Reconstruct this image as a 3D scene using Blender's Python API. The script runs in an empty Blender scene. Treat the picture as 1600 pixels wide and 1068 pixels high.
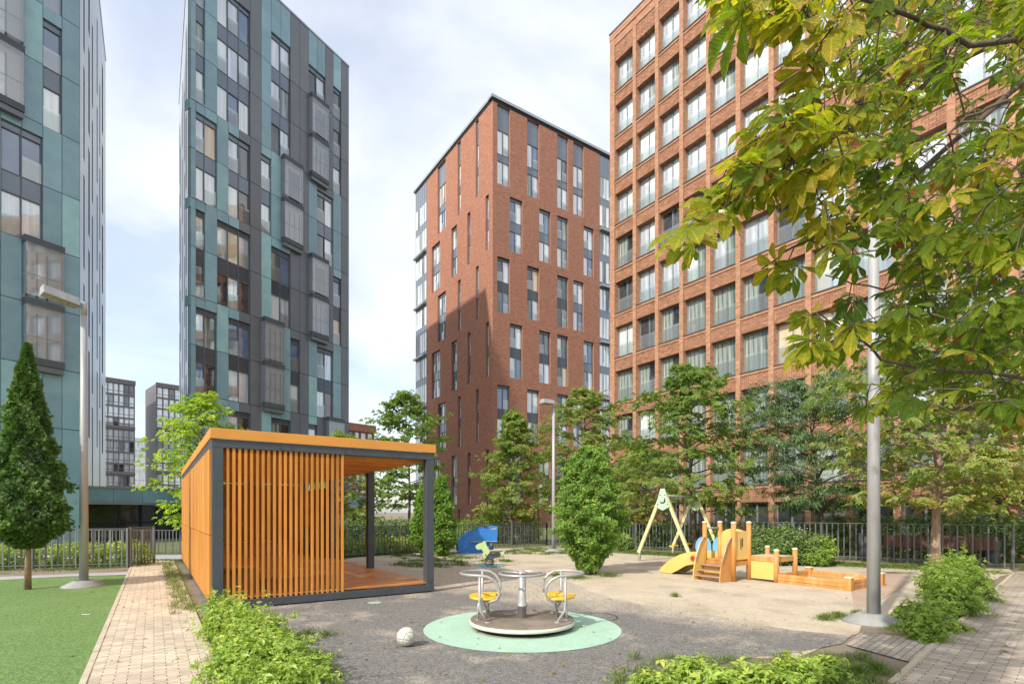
import bpy, math, random
import numpy as np
from mathutils import Vector, Matrix

R = math.radians
rnd = random.Random(7)
nrg = np.random.default_rng(11)
scene = bpy.context.scene
COL = scene.collection

# ------------------------------------------------------------------ camera
F, HZ, EYE = 838.0, 800.0, 1.6            # focal length and horizon in photo pixels (1600 wide), eye height in metres
cam_data = bpy.data.cameras.new('camera')
cam = bpy.data.objects.new('camera', cam_data)
COL.objects.link(cam)
cam.location = (0, 0, EYE)
cam.rotation_euler = (R(90), 0, 0)
cam_data.sensor_width = 36
cam_data.lens = F / 1600 * 36
cam_data.shift_y = (HZ - 534) / 1600
cam_data.clip_start = 0.05
cam_data.clip_end = 4000
scene.camera = cam

# ------------------------------------------------------------------ light
SUN_EL = R(38)
SUN_AZ = (-0.64, -0.77)                   # horizontal direction towards the sun
sd = bpy.data.lights.new('sun', 'SUN')
sd.energy = 3.2
sd.angle = R(1.2)
sd.color = (1.0, 0.93, 0.82)
sun = bpy.data.objects.new('sun', sd)
COL.objects.link(sun)
_n = math.hypot(*SUN_AZ)
to_sun = Vector((SUN_AZ[0] / _n * math.cos(SUN_EL), SUN_AZ[1] / _n * math.cos(SUN_EL), math.sin(SUN_EL)))
sun.rotation_euler = (-to_sun).to_track_quat('-Z', 'Y').to_euler()
sun.location = (0, 0, 60)

world = bpy.data.worlds.new('World')
scene.world = world
world.use_nodes = True
nt = world.node_tree
nt.nodes.clear()
N = nt.nodes.new
L = nt.links.new
out = N('ShaderNodeOutputWorld')
bg = N('ShaderNodeBackground')
sky = N('ShaderNodeTexSky')
sky.sky_type = 'NISHITA'
sky.sun_disc = False
sky.sun_elevation = SUN_EL
sky.sun_rotation = math.atan2(SUN_AZ[0], SUN_AZ[1])
sky.air_density = 1.0
sky.dust_density = 1.6
tc = N('ShaderNodeTexCoord')
sep = N('ShaderNodeSeparateXYZ')
L(tc.outputs['Generated'], sep.inputs[0])
add = N('ShaderNodeMath'); add.operation = 'ADD'; add.inputs[1].default_value = 0.22
L(sep.outputs['Z'], add.inputs[0])
mx = N('ShaderNodeMath'); mx.operation = 'MAXIMUM'; mx.inputs[1].default_value = 0.05
L(add.outputs[0], mx.inputs[0])
dx = N('ShaderNodeMath'); dx.operation = 'DIVIDE'
dy = N('ShaderNodeMath'); dy.operation = 'DIVIDE'
L(sep.outputs['X'], dx.inputs[0]); L(mx.outputs[0], dx.inputs[1])
L(sep.outputs['Y'], dy.inputs[0]); L(mx.outputs[0], dy.inputs[1])
cmb = N('ShaderNodeCombineXYZ')
L(dx.outputs[0], cmb.inputs[0]); L(dy.outputs[0], cmb.inputs[1])
nz = N('ShaderNodeTexNoise')
nz.inputs['Scale'].default_value = 1.1
nz.inputs['Detail'].default_value = 9
nz.inputs['Roughness'].default_value = 0.52
nz.inputs['Distortion'].default_value = 0.6
L(cmb.outputs[0], nz.inputs['Vector'])
rmp = N('ShaderNodeMapRange')
rmp.inputs['From Min'].default_value = 0.40
rmp.inputs['From Max'].default_value = 0.62
rmp.inputs['To Min'].default_value = 0.42
rmp.inputs['To Max'].default_value = 1.0
L(nz.outputs['Fac'], rmp.inputs['Value'])
mulz = N('ShaderNodeMapRange')            # thinner cloud low down
mulz.inputs['From Min'].default_value = 0.0
mulz.inputs['From Max'].default_value = 0.42
mulz.inputs['To Min'].default_value = 0.45
mulz.inputs['To Max'].default_value = 1.0
L(sep.outputs['Z'], mulz.inputs['Value'])
mm = N('ShaderNodeMath'); mm.operation = 'MULTIPLY'
L(rmp.outputs[0], mm.inputs[0]); L(mulz.outputs[0], mm.inputs[1])
nz2 = N('ShaderNodeTexNoise')
nz2.inputs['Scale'].default_value = 2.3
nz2.inputs['Detail'].default_value = 7
L(cmb.outputs[0], nz2.inputs['Vector'])
cc = N('ShaderNodeValToRGB')
cc.color_ramp.elements[0].position = 0.3
cc.color_ramp.elements[0].color = (7.7, 8.0, 8.6, 1)
cc.color_ramp.elements[1].position = 0.68
cc.color_ramp.elements[1].color = (9.4, 9.45, 9.5, 1)
L(nz2.outputs['Fac'], cc.inputs[0])
skm = N('ShaderNodeVectorMath'); skm.operation = 'SCALE'; skm.inputs['Scale'].default_value = 1.9
L(sky.outputs[0], skm.inputs[0])
mix = N('ShaderNodeMix'); mix.data_type = 'RGBA'
L(mm.outputs[0], mix.inputs['Factor'])
L(skm.outputs[0], mix.inputs[6]); L(cc.outputs[0], mix.inputs[7])
L(mix.outputs[2], bg.inputs['Color'])
bg.inputs['Strength'].default_value = 0.088
L(bg.outputs[0], out.inputs[0])

scene.view_settings.view_transform = 'Standard'
scene.view_settings.look = 'None'
scene.view_settings.gamma = 1
scene.view_settings.exposure = 0.68
scene.view_settings.use_curve_mapping = False
scene.render.engine = 'CYCLES'
scene.cycles.max_bounces = 8
scene.cycles.transparent_max_bounces = 12

# ------------------------------------------------------------------ helpers
WM = {}                                    # world matrix of every object with children


def P(px, py, Y):
    return Vector(((px - 800) / F * Y, Y, EYE + (HZ - py) / F * Y))


def G(px, py):
    Y = EYE * F / (py - HZ)
    return Vector(((px - 800) / F * Y, Y, 0))


def vp(x, s=1):
    v = Vector(((x - 800) / F, 1, 0)).normalized()
    return v * s


U = vp(2055)                               # the two directions the yard is laid out on
V = vp(240)


def tag(o, label=None, cat=None, group=None, kind=None):
    if label: o['label'] = label
    if cat: o['category'] = cat
    if group: o['group'] = group
    if kind: o['kind'] = kind
    return o


def empty(name, loc, label, cat, group=None, rz=0, kind=None):
    o = bpy.data.objects.new(name, None)
    o.empty_display_size = 0.3
    COL.objects.link(o)
    o.location = loc
    o.rotation_euler = (0, 0, rz)
    WM[o.name] = Matrix.Translation(Vector(loc)) @ Matrix.Rotation(rz, 4, 'Z')
    return tag(o, label, cat, group, kind)


class MB:
    """collects polygons in world space and links them as one mesh object"""

    def __init__(s):
        s.v = []; s.f = []; s.m = []; s.sm = []

    def poly(s, pts, m=0, smooth=False):
        b = len(s.v)
        s.v.extend([tuple(p) for p in pts])
        s.f.append(tuple(range(b, b + len(pts)))); s.m.append(m); s.sm.append(smooth)

    def hexa(s, c, m=0):
        """8 corners: bottom ring 0-3, top ring 4-7"""
        b = len(s.v)
        s.v.extend([tuple(p) for p in c])
        for q in ((0, 3, 2, 1), (4, 5, 6, 7), (0, 1, 5, 4), (1, 2, 6, 5), (2, 3, 7, 6), (3, 0, 4, 7)):
            s.f.append(tuple(b + i for i in q)); s.m.append(m); s.sm.append(False)

    def box(s, x0, x1, y0, y1, z0, z1, m=0):
        s.hexa([(x0, y0, z0), (x1, y0, z0), (x1, y1, z0), (x0, y1, z0),
                (x0, y0, z1), (x1, y0, z1), (x1, y1, z1), (x0, y1, z1)], m)

    def beam(s, a, b, w, h, up=(0, 0, 1), m=0):
        a = Vector(a); b = Vector(b); d = (b - a).normalized(); up = Vector(up)
        x = d.cross(up)
        if x.length < 1e-4: x = d.cross(Vector((0, 1, 0)))
        x.normalize(); y = x.cross(d).normalized()
        x = x * w / 2; y = y * h / 2
        s.hexa([a - x - y, a + x - y, b + x - y, b - x - y, a - x + y, a + x + y, b + x + y, b - x + y], m)

    def tube(s, pts, rad, seg=10, m=0, closed=False, cap=True):
        pts = [Vector(p) for p in pts]
        n = len(pts)
        if not hasattr(rad, '__len__'): rad = [rad] * n
        b = len(s.v)
        px = None
        for i, p in enumerate(pts):
            if closed:
                d = (pts[(i + 1) % n] - pts[i - 1]).normalized()
            else:
                d = (pts[min(i + 1, n - 1)] - pts[max(i - 1, 0)]).normalized()
            if px is None:
                x = d.cross(Vector((0, 0, 1)))
                if x.length < 1e-3: x = d.cross(Vector((0, 1, 0)))
            else:
                x = px - d * px.dot(d)
            x.normalize(); px = x; y = d.cross(x)
            for k in range(seg):
                a = 2 * math.pi * k / seg
                s.v.append(tuple(p + (x * math.cos(a) + y * math.sin(a)) * rad[i]))
        for i in range(n if closed else n - 1):
            j = (i + 1) % n
            for k in range(seg):
                l = (k + 1) % seg
                s.f.append((b + i * seg + k, b + i * seg + l, b + j * seg + l, b + j * seg + k)); s.m.append(m); s.sm.append(True)
        if cap and not closed:
            s.f.append(tuple(b + k for k in reversed(range(seg)))); s.m.append(m); s.sm.append(False)
            s.f.append(tuple(b + (n - 1) * seg + k for k in range(seg))); s.m.append(m); s.sm.append(False)

    def lathe(s, c, prof, seg=32, m=0):
        """prof: list of (radius, z) from bottom to top around centre c"""
        c = Vector(c); b = len(s.v)
        for r, z in prof:
            for k in range(seg):
                a = 2 * math.pi * k / seg
                s.v.append((c.x + r * math.cos(a), c.y + r * math.sin(a), c.z + z))
        for i in range(len(prof) - 1):
            for k in range(seg):
                l = (k + 1) % seg
                s.f.append((b + i * seg + k, b + i * seg + l, b + (i + 1) * seg + l, b + (i + 1) * seg + k)); s.m.append(m); s.sm.append(True)
        s.f.append(tuple(b + k for k in reversed(range(seg)))); s.m.append(m); s.sm.append(False)
        s.f.append(tuple(b + (len(prof) - 1) * seg + k for k in range(seg))); s.m.append(m); s.sm.append(False)

    def prism(s, pts, off, m=0, mside=None):
        """flat outline extruded by vector off"""
        off = Vector(off); pts = [Vector(p) for p in pts]; n = len(pts); b = len(s.v)
        s.v.extend([tuple(p) for p in pts]); s.v.extend([tuple(p + off) for p in pts])
        s.f.append(tuple(range(b + n - 1, b - 1, -1))); s.m.append(m); s.sm.append(False)
        s.f.append(tuple(range(b + n, b + 2 * n))); s.m.append(m); s.sm.append(False)
        for i in range(n):
            j = (i + 1) % n
            s.f.append((b + i, b + j, b + n + j, b + n + i)); s.m.append(m if mside is None else mside); s.sm.append(False)

    def build(s, name, mats, parent=None, bevel=0, autosm=False):
        if not isinstance(mats, (list, tuple)): mats = [mats]
        me = bpy.data.meshes.new(name)
        me.from_pydata(s.v, [], s.f)
        for m in mats: me.materials.append(m)
        me.polygons.foreach_set('material_index', s.m)
        me.polygons.foreach_set('use_smooth', s.sm)
        # wall-style UVs in metres
        uv = me.uv_layers.new(name='UVMap')
        co = np.array(s.v, dtype=np.float64)
        me.update()
        data = np.zeros((len(me.loops), 2))
        for p in me.polygons:
            n = p.normal
            idx = [me.loops[i].vertex_index for i in p.loop_indices]
            q = co[idx]
            if abs(n.z) > 0.75:
                data[p.loop_start:p.loop_start + p.loop_total] = q[:, :2]
            else:
                tx, ty = -n.y, n.x
                l = math.hypot(tx, ty) or 1
                data[p.loop_start:p.loop_start + p.loop_total, 0] = (q[:, 0] * tx + q[:, 1] * ty) / l
                data[p.loop_start:p.loop_start + p.loop_total, 1] = q[:, 2]
        uv.data.foreach_set('uv', data.ravel())
        o = bpy.data.objects.new(name, me)
        COL.objects.link(o)
        if parent is not None:
            W = WM[parent.name]
            me.transform(W.inverted())
            o.parent = parent
            WM[o.name] = W
        else:
            c = Vector((co.min(0) + co.max(0)) / 2); c.z = co[:, 2].min()
            me.transform(Matrix.Translation(-c))
            o.location = c
            WM[o.name] = Matrix.Translation(c)
        if bevel:
            b = o.modifiers.new('bevel', 'BEVEL'); b.width = bevel; b.segments = 2; b.limit_method = 'ANGLE'
        return o


def np_mesh(name, verts, faces, mat, parent=None, tint=None, smooth=False, vpf=4):
    """fast mesh: verts (n,3), faces (m,vpf)"""
    me = bpy.data.meshes.new(name)
    me.vertices.add(len(verts)); me.loops.add(faces.size); me.polygons.add(len(faces))
    if parent is not None:
        W = np.array(WM[parent.name].inverted())
        verts = verts @ W[:3, :3].T + W[:3, 3]
        off = None
    else:
        off = np.array([verts[:, 0].mean(), verts[:, 1].mean(), verts[:, 2].min()])
        verts = verts - off
    me.vertices.foreach_set('co', verts.astype(np.float32).ravel())
    me.loops.foreach_set('vertex_index', faces.astype(np.int32).ravel())
    me.polygons.foreach_set('loop_start', np.arange(0, faces.size, vpf, dtype=np.int32))
    me.polygons.foreach_set('loop_total', np.full(len(faces), vpf, dtype=np.int32))
    me.polygons.foreach_set('use_smooth', np.full(len(faces), smooth))
    if tint is not None:
        a = me.attributes.new('tint', 'FLOAT', 'FACE')
        a.data.foreach_set('value', tint.astype(np.float32))
    me.update()
    me.materials.append(mat)
    o = bpy.data.objects.new(name, me)
    COL.objects.link(o)
    if parent is not None:
        o.parent = parent; WM[o.name] = WM[parent.name]
    else:
        o.location = off; WM[o.name] = Matrix.Translation(Vector(off))
    return o


def copy_tree(o, loc=None, rz=None, parent=None):
    c = o.copy(); COL.objects.link(c)
    if parent is not None: c.parent = parent
    if loc is not None: c.location = loc
    if rz is not None: c.rotation_euler = (0, 0, rz)
    WM[c.name] = WM[o.name]
    for ch in list(o.children): copy_tree(ch, parent=c)
    return c


# ------------------------------------------------------------------ materials
def nodes(name):
    m = bpy.data.materials.new(name); m.use_nodes = True
    t = m.node_tree
    return m, t, t.nodes['Principled BSDF']


def rgb(c):
    return (c[0], c[1], c[2], 1)


def pm(name, c1, c2=None, scale=3.0, rough=0.6, metal=0.0, bump=0.0, bscale=60.0, spec=0.5, coord='Object', stretch=None, coat=0, detail=6, lo=.35, hi=.65, c3=None, s3=.6, island=0):
    """painted or raw surface: two tones mixed by noise, optional large patches c3, bump"""
    m, t, b = nodes(name)
    n = t.nodes.new; l = t.links.new
    tc = n('ShaderNodeTexCoord'); src = tc.outputs[coord]
    if stretch:
        mp = n('ShaderNodeMapping'); mp.inputs['Scale'].default_value = stretch
        l(src, mp.inputs[0]); src = mp.outputs[0]
    c2 = c2 or tuple(x * .82 for x in c1)
    nz = n('ShaderNodeTexNoise'); nz.inputs['Scale'].default_value = scale; nz.inputs['Detail'].default_value = detail
    nz.inputs['Roughness'].default_value = .6
    l(src, nz.inputs['Vector'])
    mr = n('ShaderNodeMapRange'); mr.inputs['From Min'].default_value = lo; mr.inputs['From Max'].default_value = hi
    l(nz.outputs['Fac'], mr.inputs['Value'])
    mx = n('ShaderNodeMix'); mx.data_type = 'RGBA'
    mx.inputs[6].default_value = rgb(c1); mx.inputs[7].default_value = rgb(c2)
    l(mr.outputs[0], mx.inputs['Factor'])
    col = mx.outputs[2]
    if c3:
        n3 = n('ShaderNodeTexNoise'); n3.inputs['Scale'].default_value = s3; n3.inputs['Detail'].default_value = 8
        l(src, n3.inputs['Vector'])
        m3 = n('ShaderNodeMapRange'); m3.inputs['From Min'].default_value = .52; m3.inputs['From Max'].default_value = .68
        l(n3.outputs['Fac'], m3.inputs['Value'])
        x3 = n('ShaderNodeMix'); x3.data_type = 'RGBA'
        l(m3.outputs[0], x3.inputs['Factor']); l(col, x3.inputs[6]); x3.inputs[7].default_value = rgb(c3)
        col = x3.outputs[2]
    if island:                              # every board or panel a shade of its own
        ge = n('ShaderNodeNewGeometry'); ir = n('ShaderNodeMapRange'); ir.inputs['To Min'].default_value = 1 - island; ir.inputs['To Max'].default_value = 1 + island * .7
        l(ge.outputs['Random Per Island'], ir.inputs['Value'])
        sc = n('ShaderNodeVectorMath'); sc.operation = 'SCALE'; l(col, sc.inputs[0]); l(ir.outputs[0], sc.inputs['Scale']); col = sc.outputs[0]
    l(col, b.inputs['Base Color'])
    b.inputs['Roughness'].default_value = rough
    b.inputs['Metallic'].default_value = metal
    b.inputs['Specular IOR Level'].default_value = spec
    b.inputs['Coat Weight'].default_value = coat
    if bump:
        bn = n('ShaderNodeTexNoise'); bn.inputs['Scale'].default_value = bscale; bn.inputs['Detail'].default_value = 4
        l(src, bn.inputs['Vector'])
        bp = n('ShaderNodeBump'); bp.inputs['Strength'].default_value = bump; bp.inputs['Distance'].default_value = .02
        l(bn.outputs['Fac'], bp.inputs['Height']); l(bp.outputs[0], b.inputs['Normal'])
    return m


def brick_mat(name, c1, c2, mortar, bw=.25, bh=.075, relief=.5, big=(.86, 1.1), relief_d=.015):
    m, t, b = nodes(name)
    n = t.nodes.new; l = t.links.new
    tc = n('ShaderNodeTexCoord')
    br = n('ShaderNodeTexBrick')
    br.inputs['Scale'].default_value = 1
    br.inputs['Brick Width'].default_value = bw
    br.inputs['Row Height'].default_value = bh
    br.inputs['Mortar Size'].default_value = .006
    br.inputs['Color1'].default_value = rgb(c1); br.inputs['Color2'].default_value = rgb(c2)
    br.inputs['Mortar'].default_value = rgb(mortar)
    br.inputs['Bias'].default_value = 0
    l(tc.outputs['UV'], br.inputs['Vector'])
    mp = n('ShaderNodeMapping'); mp.inputs['Scale'].default_value = (1, 3.5, 1)
    l(tc.outputs['UV'], mp.inputs[0])
    nz = n('ShaderNodeTexNoise'); nz.inputs['Scale'].default_value = 1.6; nz.inputs['Detail'].default_value = 9; nz.inputs['Roughness'].default_value = .7
    l(mp.outputs[0], nz.inputs['Vector'])
    mr = n('ShaderNodeMapRange'); mr.inputs['From Min'].default_value = .3; mr.inputs['From Max'].default_value = .7
    mr.inputs['To Min'].default_value = big[0]; mr.inputs['To Max'].default_value = big[1]
    l(nz.outputs['Fac'], mr.inputs['Value'])
    # per-brick variation
    vo = n('ShaderNodeTexWhiteNoise'); vo.noise_dimensions = '2D'
    sn = n('ShaderNodeVectorMath'); sn.operation = 'SNAP'; sn.inputs[1].default_value = (bw, bh, 1)
    l(tc.outputs['UV'], sn.inputs[0]); l(sn.outputs[0], vo.inputs['Vector'])
    vr = n('ShaderNodeMapRange'); vr.inputs['To Min'].default_value = .84; vr.inputs['To Max'].default_value = 1.14
    l(vo.outputs['Value'], vr.inputs['Value'])
    mu = n('ShaderNodeMath'); mu.operation = 'MULTIPLY'; l(mr.outputs[0], mu.inputs[0]); l(vr.outputs[0], mu.inputs[1])
    sc = n('ShaderNodeVectorMath'); sc.operation = 'SCALE'
    l(br.outputs['Color'], sc.inputs[0]); l(mu.outputs[0], sc.inputs['Scale'])
    l(sc.outputs[0], b.inputs['Base Color'])
    b.inputs['Roughness'].default_value = .85
    b.inputs['Specular IOR Level'].default_value = .2
    bp = n('ShaderNodeBump'); bp.inputs['Strength'].default_value = relief; bp.inputs['Distance'].default_value = relief_d
    inv = n('ShaderNodeMath'); inv.operation = 'SUBTRACT'; inv.inputs[0].default_value = 1
    l(br.outputs['Fac'], inv.inputs[1])
    ad = n('ShaderNodeMath'); ad.operation = 'ADD'; l(inv.outputs[0], ad.inputs[0]); l(vo.outputs['Value'], ad.inputs[1])
    l(ad.outputs[0], bp.inputs['Height']); l(bp.outputs[0], b.inputs['Normal'])
    return m


def pane_mat(name, base, base2, folds=0, ior=2.1, rough=.03):
    """window pane over what hangs or lies behind it (curtain folds, blind, dark room), or over a painted sky reflection"""
    m, t, b = nodes(name)
    n = t.nodes.new; l = t.links.new
    tc = n('ShaderNodeTexCoord')
    mx = n('ShaderNodeMix'); mx.data_type = 'RGBA'
    mx.inputs[6].default_value = rgb(base); mx.inputs[7].default_value = rgb(base2)
    if folds:
        mp = n('ShaderNodeMapping'); mp.inputs['Scale'].default_value = (folds, .25, 1)
        l(tc.outputs['UV'], mp.inputs[0])
        nz = n('ShaderNodeTexNoise'); nz.inputs['Scale'].default_value = 1; nz.inputs['Detail'].default_value = 2
        l(mp.outputs[0], nz.inputs['Vector'])
        lo, hi = .38, .6
    else:
        nz = n('ShaderNodeTexNoise'); nz.inputs['Scale'].default_value = .8; nz.inputs['Detail'].default_value = 4
        l(tc.outputs['UV'], nz.inputs['Vector'])
        lo, hi = .45, .62
    mr = n('ShaderNodeMapRange'); mr.inputs['From Min'].default_value = lo; mr.inputs['From Max'].default_value = hi
    l(nz.outputs['Fac'], mr.inputs['Value']); l(mr.outputs[0], mx.inputs['Factor'])
    l(mx.outputs[2], b.inputs['Base Color'])
    b.inputs['Roughness'].default_value = .7
    b.inputs['Specular IOR Level'].default_value = 0
    b.inputs['Coat Weight'].default_value = 1
    b.inputs['Coat IOR'].default_value = ior
    b.inputs['Coat Roughness'].default_value = rough
    # faint waviness of float glass
    wn = n('ShaderNodeTexNoise'); wn.inputs['Scale'].default_value = 1.3; wn.inputs['Detail'].default_value = 1
    l(tc.outputs['UV'], wn.inputs['Vector'])
    bp = n('ShaderNodeBump'); bp.inputs['Strength'].default_value = .12; bp.inputs['Distance'].default_value = .02
    l(wn.outputs['Fac'], bp.inputs['Height']); l(bp.outputs[0], b.inputs['Coat Normal'])
    return m


def clear_glass(name, tint=(.9, .95, .95), refl=.12, haze=.22):
    m = bpy.data.materials.new(name); m.use_nodes = True
    t = m.node_tree; t.nodes.clear()
    n = t.nodes.new; l = t.links.new
    o = n('ShaderNodeOutputMaterial')
    tr = n('ShaderNodeBsdfTransparent'); tr.inputs[0].default_value = rgb(tint)
    gl = n('ShaderNodeBsdfGlossy'); gl.inputs['Roughness'].default_value = .03
    df = n('ShaderNodeBsdfDiffuse'); df.inputs[0].default_value = (.90, .94, .98, 1)
    fr = n('ShaderNodeFresnel'); fr.inputs[0].default_value = 1.5
    ad = n('ShaderNodeMath'); ad.operation = 'ADD'; ad.inputs[1].default_value = refl - .04; ad.use_clamp = True
    l(fr.outputs[0], ad.inputs[0])
    m1 = n('ShaderNodeMixShader'); m1.inputs[0].default_value = haze
    l(tr.outputs[0], m1.inputs[1]); l(df.outputs[0], m1.inputs[2])
    m2 = n('ShaderNodeMixShader'); l(ad.outputs[0], m2.inputs[0]); l(m1.outputs[0], m2.inputs[1]); l(gl.outputs[0], m2.inputs[2])
    l(m2.outputs[0], o.inputs[0])
    return m


def leaf_mat(name, ramp, rough=.45, trans=.35, spot=None, vein=0):
    """leaf colour picked by the per-face attribute 'tint'; light passes through the blade"""
    m = bpy.data.materials.new(name); m.use_nodes = True
    t = m.node_tree
    n = t.nodes.new; l = t.links.new
    b = t.nodes['Principled BSDF']; o = t.nodes['Material Output']
    at = n('ShaderNodeAttribute'); at.attribute_name = 'tint'
    cr = n('ShaderNodeValToRGB')
    e = cr.color_ramp.elements
    e[0].position = ramp[0][0]; e[0].color = rgb(ramp[0][1])
    e[1].position = ramp[-1][0]; e[1].color = rgb(ramp[-1][1])
    for p, c in ramp[1:-1]:
        x = e.new(p); x.color = rgb(c)
    l(at.outputs['Fac'], cr.inputs[0])
    col = cr.outputs[0]
    if spot:
        tc = n('ShaderNodeTexCoord')
        nz = n('ShaderNodeTexNoise'); nz.inputs['Scale'].default_value = spot[1]; nz.inputs['Detail'].default_value = 5
        l(tc.outputs['Object'], nz.inputs['Vector'])
        mr = n('ShaderNodeMapRange'); mr.inputs['From Min'].default_value = spot[2]; mr.inputs['From Max'].default_value = spot[2] + .1
        l(nz.outputs['Fac'], mr.inputs['Value'])
        mx = n('ShaderNodeMix'); mx.data_type = 'RGBA'
        l(mr.outputs[0], mx.inputs['Factor']); l(col, mx.inputs[6]); mx.inputs[7].default_value = rgb(spot[0])
        col = mx.outputs[2]
    if vein:                                # pinnate ribs: slanted bands either side of a paler midrib
        au = n('ShaderNodeAttribute'); au.attribute_name = 'along'; aw = n('ShaderNodeAttribute'); aw.attribute_name = 'across'
        ab = n('ShaderNodeMath'); ab.operation = 'ABSOLUTE'; l(aw.outputs['Fac'], ab.inputs[0])
        m1 = n('ShaderNodeMath'); m1.operation = 'MULTIPLY_ADD'; m1.inputs[1].default_value = -.16
        l(ab.outputs[0], m1.inputs[0]); l(au.outputs['Fac'], m1.inputs[2])
        m2 = n('ShaderNodeMath'); m2.operation = 'MULTIPLY'; m2.inputs[1].default_value = 94; l(m1.outputs[0], m2.inputs[0])
        si = n('ShaderNodeMath'); si.operation = 'SINE'; l(m2.outputs[0], si.inputs[0])
        vr = n('ShaderNodeMapRange'); vr.inputs['From Min'].default_value = -1; vr.inputs['To Min'].default_value = .84; vr.inputs['To Max'].default_value = 1.12
        l(si.outputs[0], vr.inputs['Value'])
        md = n('ShaderNodeMapRange'); md.inputs['From Min'].default_value = .05; md.inputs['From Max'].default_value = .12; md.inputs['To Min'].default_value = 1.5; md.inputs['To Max'].default_value = 1
        l(ab.outputs[0], md.inputs['Value'])
        mv = n('ShaderNodeMath'); mv.operation = 'MULTIPLY'; l(vr.outputs[0], mv.inputs[0]); l(md.outputs[0], mv.inputs[1])
        sv = n('ShaderNodeVectorMath'); sv.operation = 'SCALE'; l(col, sv.inputs[0]); l(mv.outputs[0], sv.inputs['Scale']); col = sv.outputs[0]
        bb = n('ShaderNodeBump'); bb.inputs['Strength'].default_value = .6; bb.inputs['Distance'].default_value = .003
        l(si.outputs[0], bb.inputs['Height']); l(bb.outputs[0], b.inputs['Normal'])
    l(col, b.inputs['Base Color'])
    b.inputs['Roughness'].default_value = rough
    b.inputs['Specular IOR Level'].default_value = .35
    ts = n('ShaderNodeBsdfTranslucent')
    br = n('ShaderNodeVectorMath'); br.operation = 'MULTIPLY'; br.inputs[1].default_value = (1.3, 1.4, .5)
    l(col, br.inputs[0]); l(br.outputs[0], ts.inputs[0])
    mxs = n('ShaderNodeMixShader'); mxs.inputs[0].default_value = trans
    l(b.outputs[0], mxs.inputs[1]); l(ts.outputs[0], mxs.inputs[2]); l(mxs.outputs[0], o.inputs[0])
    return m


def wood_mat(name, c1, c2, board=.1, axis=(1, 1, 12), rough=.55, gap=0):
    return pm(name, c1, c2, scale=3, rough=rough, bump=.15, bscale=18, stretch=axis, spec=.4)


M = {}
M['brick_mid'] = brick_mat('red_brick', (.385, .18, .12), (.32, .145, .095), (.30, .18, .13))
M['brick_right'] = brick_mat('orange_red_brick', (.43, .235, .145), (.36, .185, .115), (.38, .25, .17))
M['brick_relief'] = brick_mat('relief_brick', (.37, .195, .12), (.29, .145, .09), (.16, .09, .06), bw=.25, bh=.11, relief=1.0, relief_d=.05)
M['teal'] = pm('patinated_teal_panel', (.20, .35, .40), (.17, .30, .35), scale=1.3, rough=.36, bump=.03, bscale=4, spec=.9, c3=(.235, .39, .42), s3=.45, island=.14)
M['teal2'] = pm('light_teal_panel', (.28, .48, .49), (.235, .41, .43), scale=1.6, rough=.38, spec=.9, c3=(.20, .38, .42), s3=.7, island=.12)
M['teal_side'] = pm('metal_side_panel_sky_paled', (.34, .39, .42), (.29, .34, .37), scale=.6, rough=.25, spec=1.0)  # metal panel, colour paled to imitate sky reflected at a grazing angle
M['grey_panel'] = pm('dark_grey_panel', (.125, .135, .148), (.105, .113, .125), scale=.8, rough=.38, spec=.9, island=.12)
M['dark'] = pm('dark_joint', (.012, .014, .016), rough=.8)
M['frame'] = pm('grey_window_frame', (.10, .115, .135), (.085, .10, .115), rough=.4)
M['frame_light'] = pm('light_grey_frame', (.26, .28, .31), rough=.35, metal=.3)
M['spandrel'] = pm('blue_grey_spandrel', (.12, .16, .21), (.10, .13, .18), scale=.7, rough=.2, spec=.9, coat=.3)
M['spandrel_dark'] = pm('dark_spandrel', (.04, .05, .065), rough=.2, spec=.8)
M['cornice'] = pm('zinc_cornice', (.40, .42, .44), (.34, .36, .38), rough=.3, metal=.6)
M['roof_dark'] = pm('flat_roof', (.1, .1, .1), rough=.9)
M['g_white'] = pane_mat('pane_white_curtain_and_sky', (.74, .78, .78), (.56, .61, .62), 6, ior=2.8)  # white curtain, whitened further to stand for sky reflected in the pane
M['g_green'] = pane_mat('pane_greenish_curtain', (.36, .42, .37), (.08, .11, .11), 7)
M['g_dark'] = pane_mat('pane_dark_room', (.02, .025, .03), (.06, .06, .06), 0)
M['g_mid'] = pane_mat('pane_half_dark', (.03, .04, .045), (.14, .15, .14), 2.5)
M['g_blind'] = pane_mat('pane_cream_blind', (.62, .50, .34), (.55, .44, .30), 4)
M['g_sky'] = pane_mat('pane_painted_sky_pale', (.36, .42, .50), (.62, .67, .70), 3, ior=3.2)  # pale sky reflection painted into the base colour
M['g_blue'] = pane_mat('pane_painted_sky_blue', (.08, .14, .26), (.13, .20, .31), 0, ior=2.2)  # reflection of blue sky painted as the base colour
M['g_warm'] = pane_mat('pane_warm_curtain', (.30, .17, .09), (.04, .03, .03), 3)
M['bay_glass'] = clear_glass('bay_glass')
M['balu_glass'] = clear_glass('balustrade_glass', (.85, .95, .93), .2, .14)
M['orange'] = pm('orange_stained_wood', (.60, .27, .055), (.50, .20, .035), scale=2.2, rough=.5, bump=.12, bscale=30, stretch=(6, 6, .8), spec=.35, island=.22, c3=(.42, .17, .03), s3=.5)
M['orange_deck'] = pm('orange_deck_wood', (.50, .21, .06), (.38, .14, .04), scale=2, rough=.45, bump=.1, bscale=30, stretch=(1, 1, 1), spec=.4, c3=(.62, .33, .14), s3=1.4, island=.2)
M['orange_fascia'] = pm('orange_painted_fascia', (.66, .29, .05), (.60, .25, .04), scale=1.5, rough=.4)
M['steel_dark'] = pm('anthracite_steel', (.062, .072, .082), (.05, .058, .066), scale=2.5, rough=.45, bump=.05, bscale=40)
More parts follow.
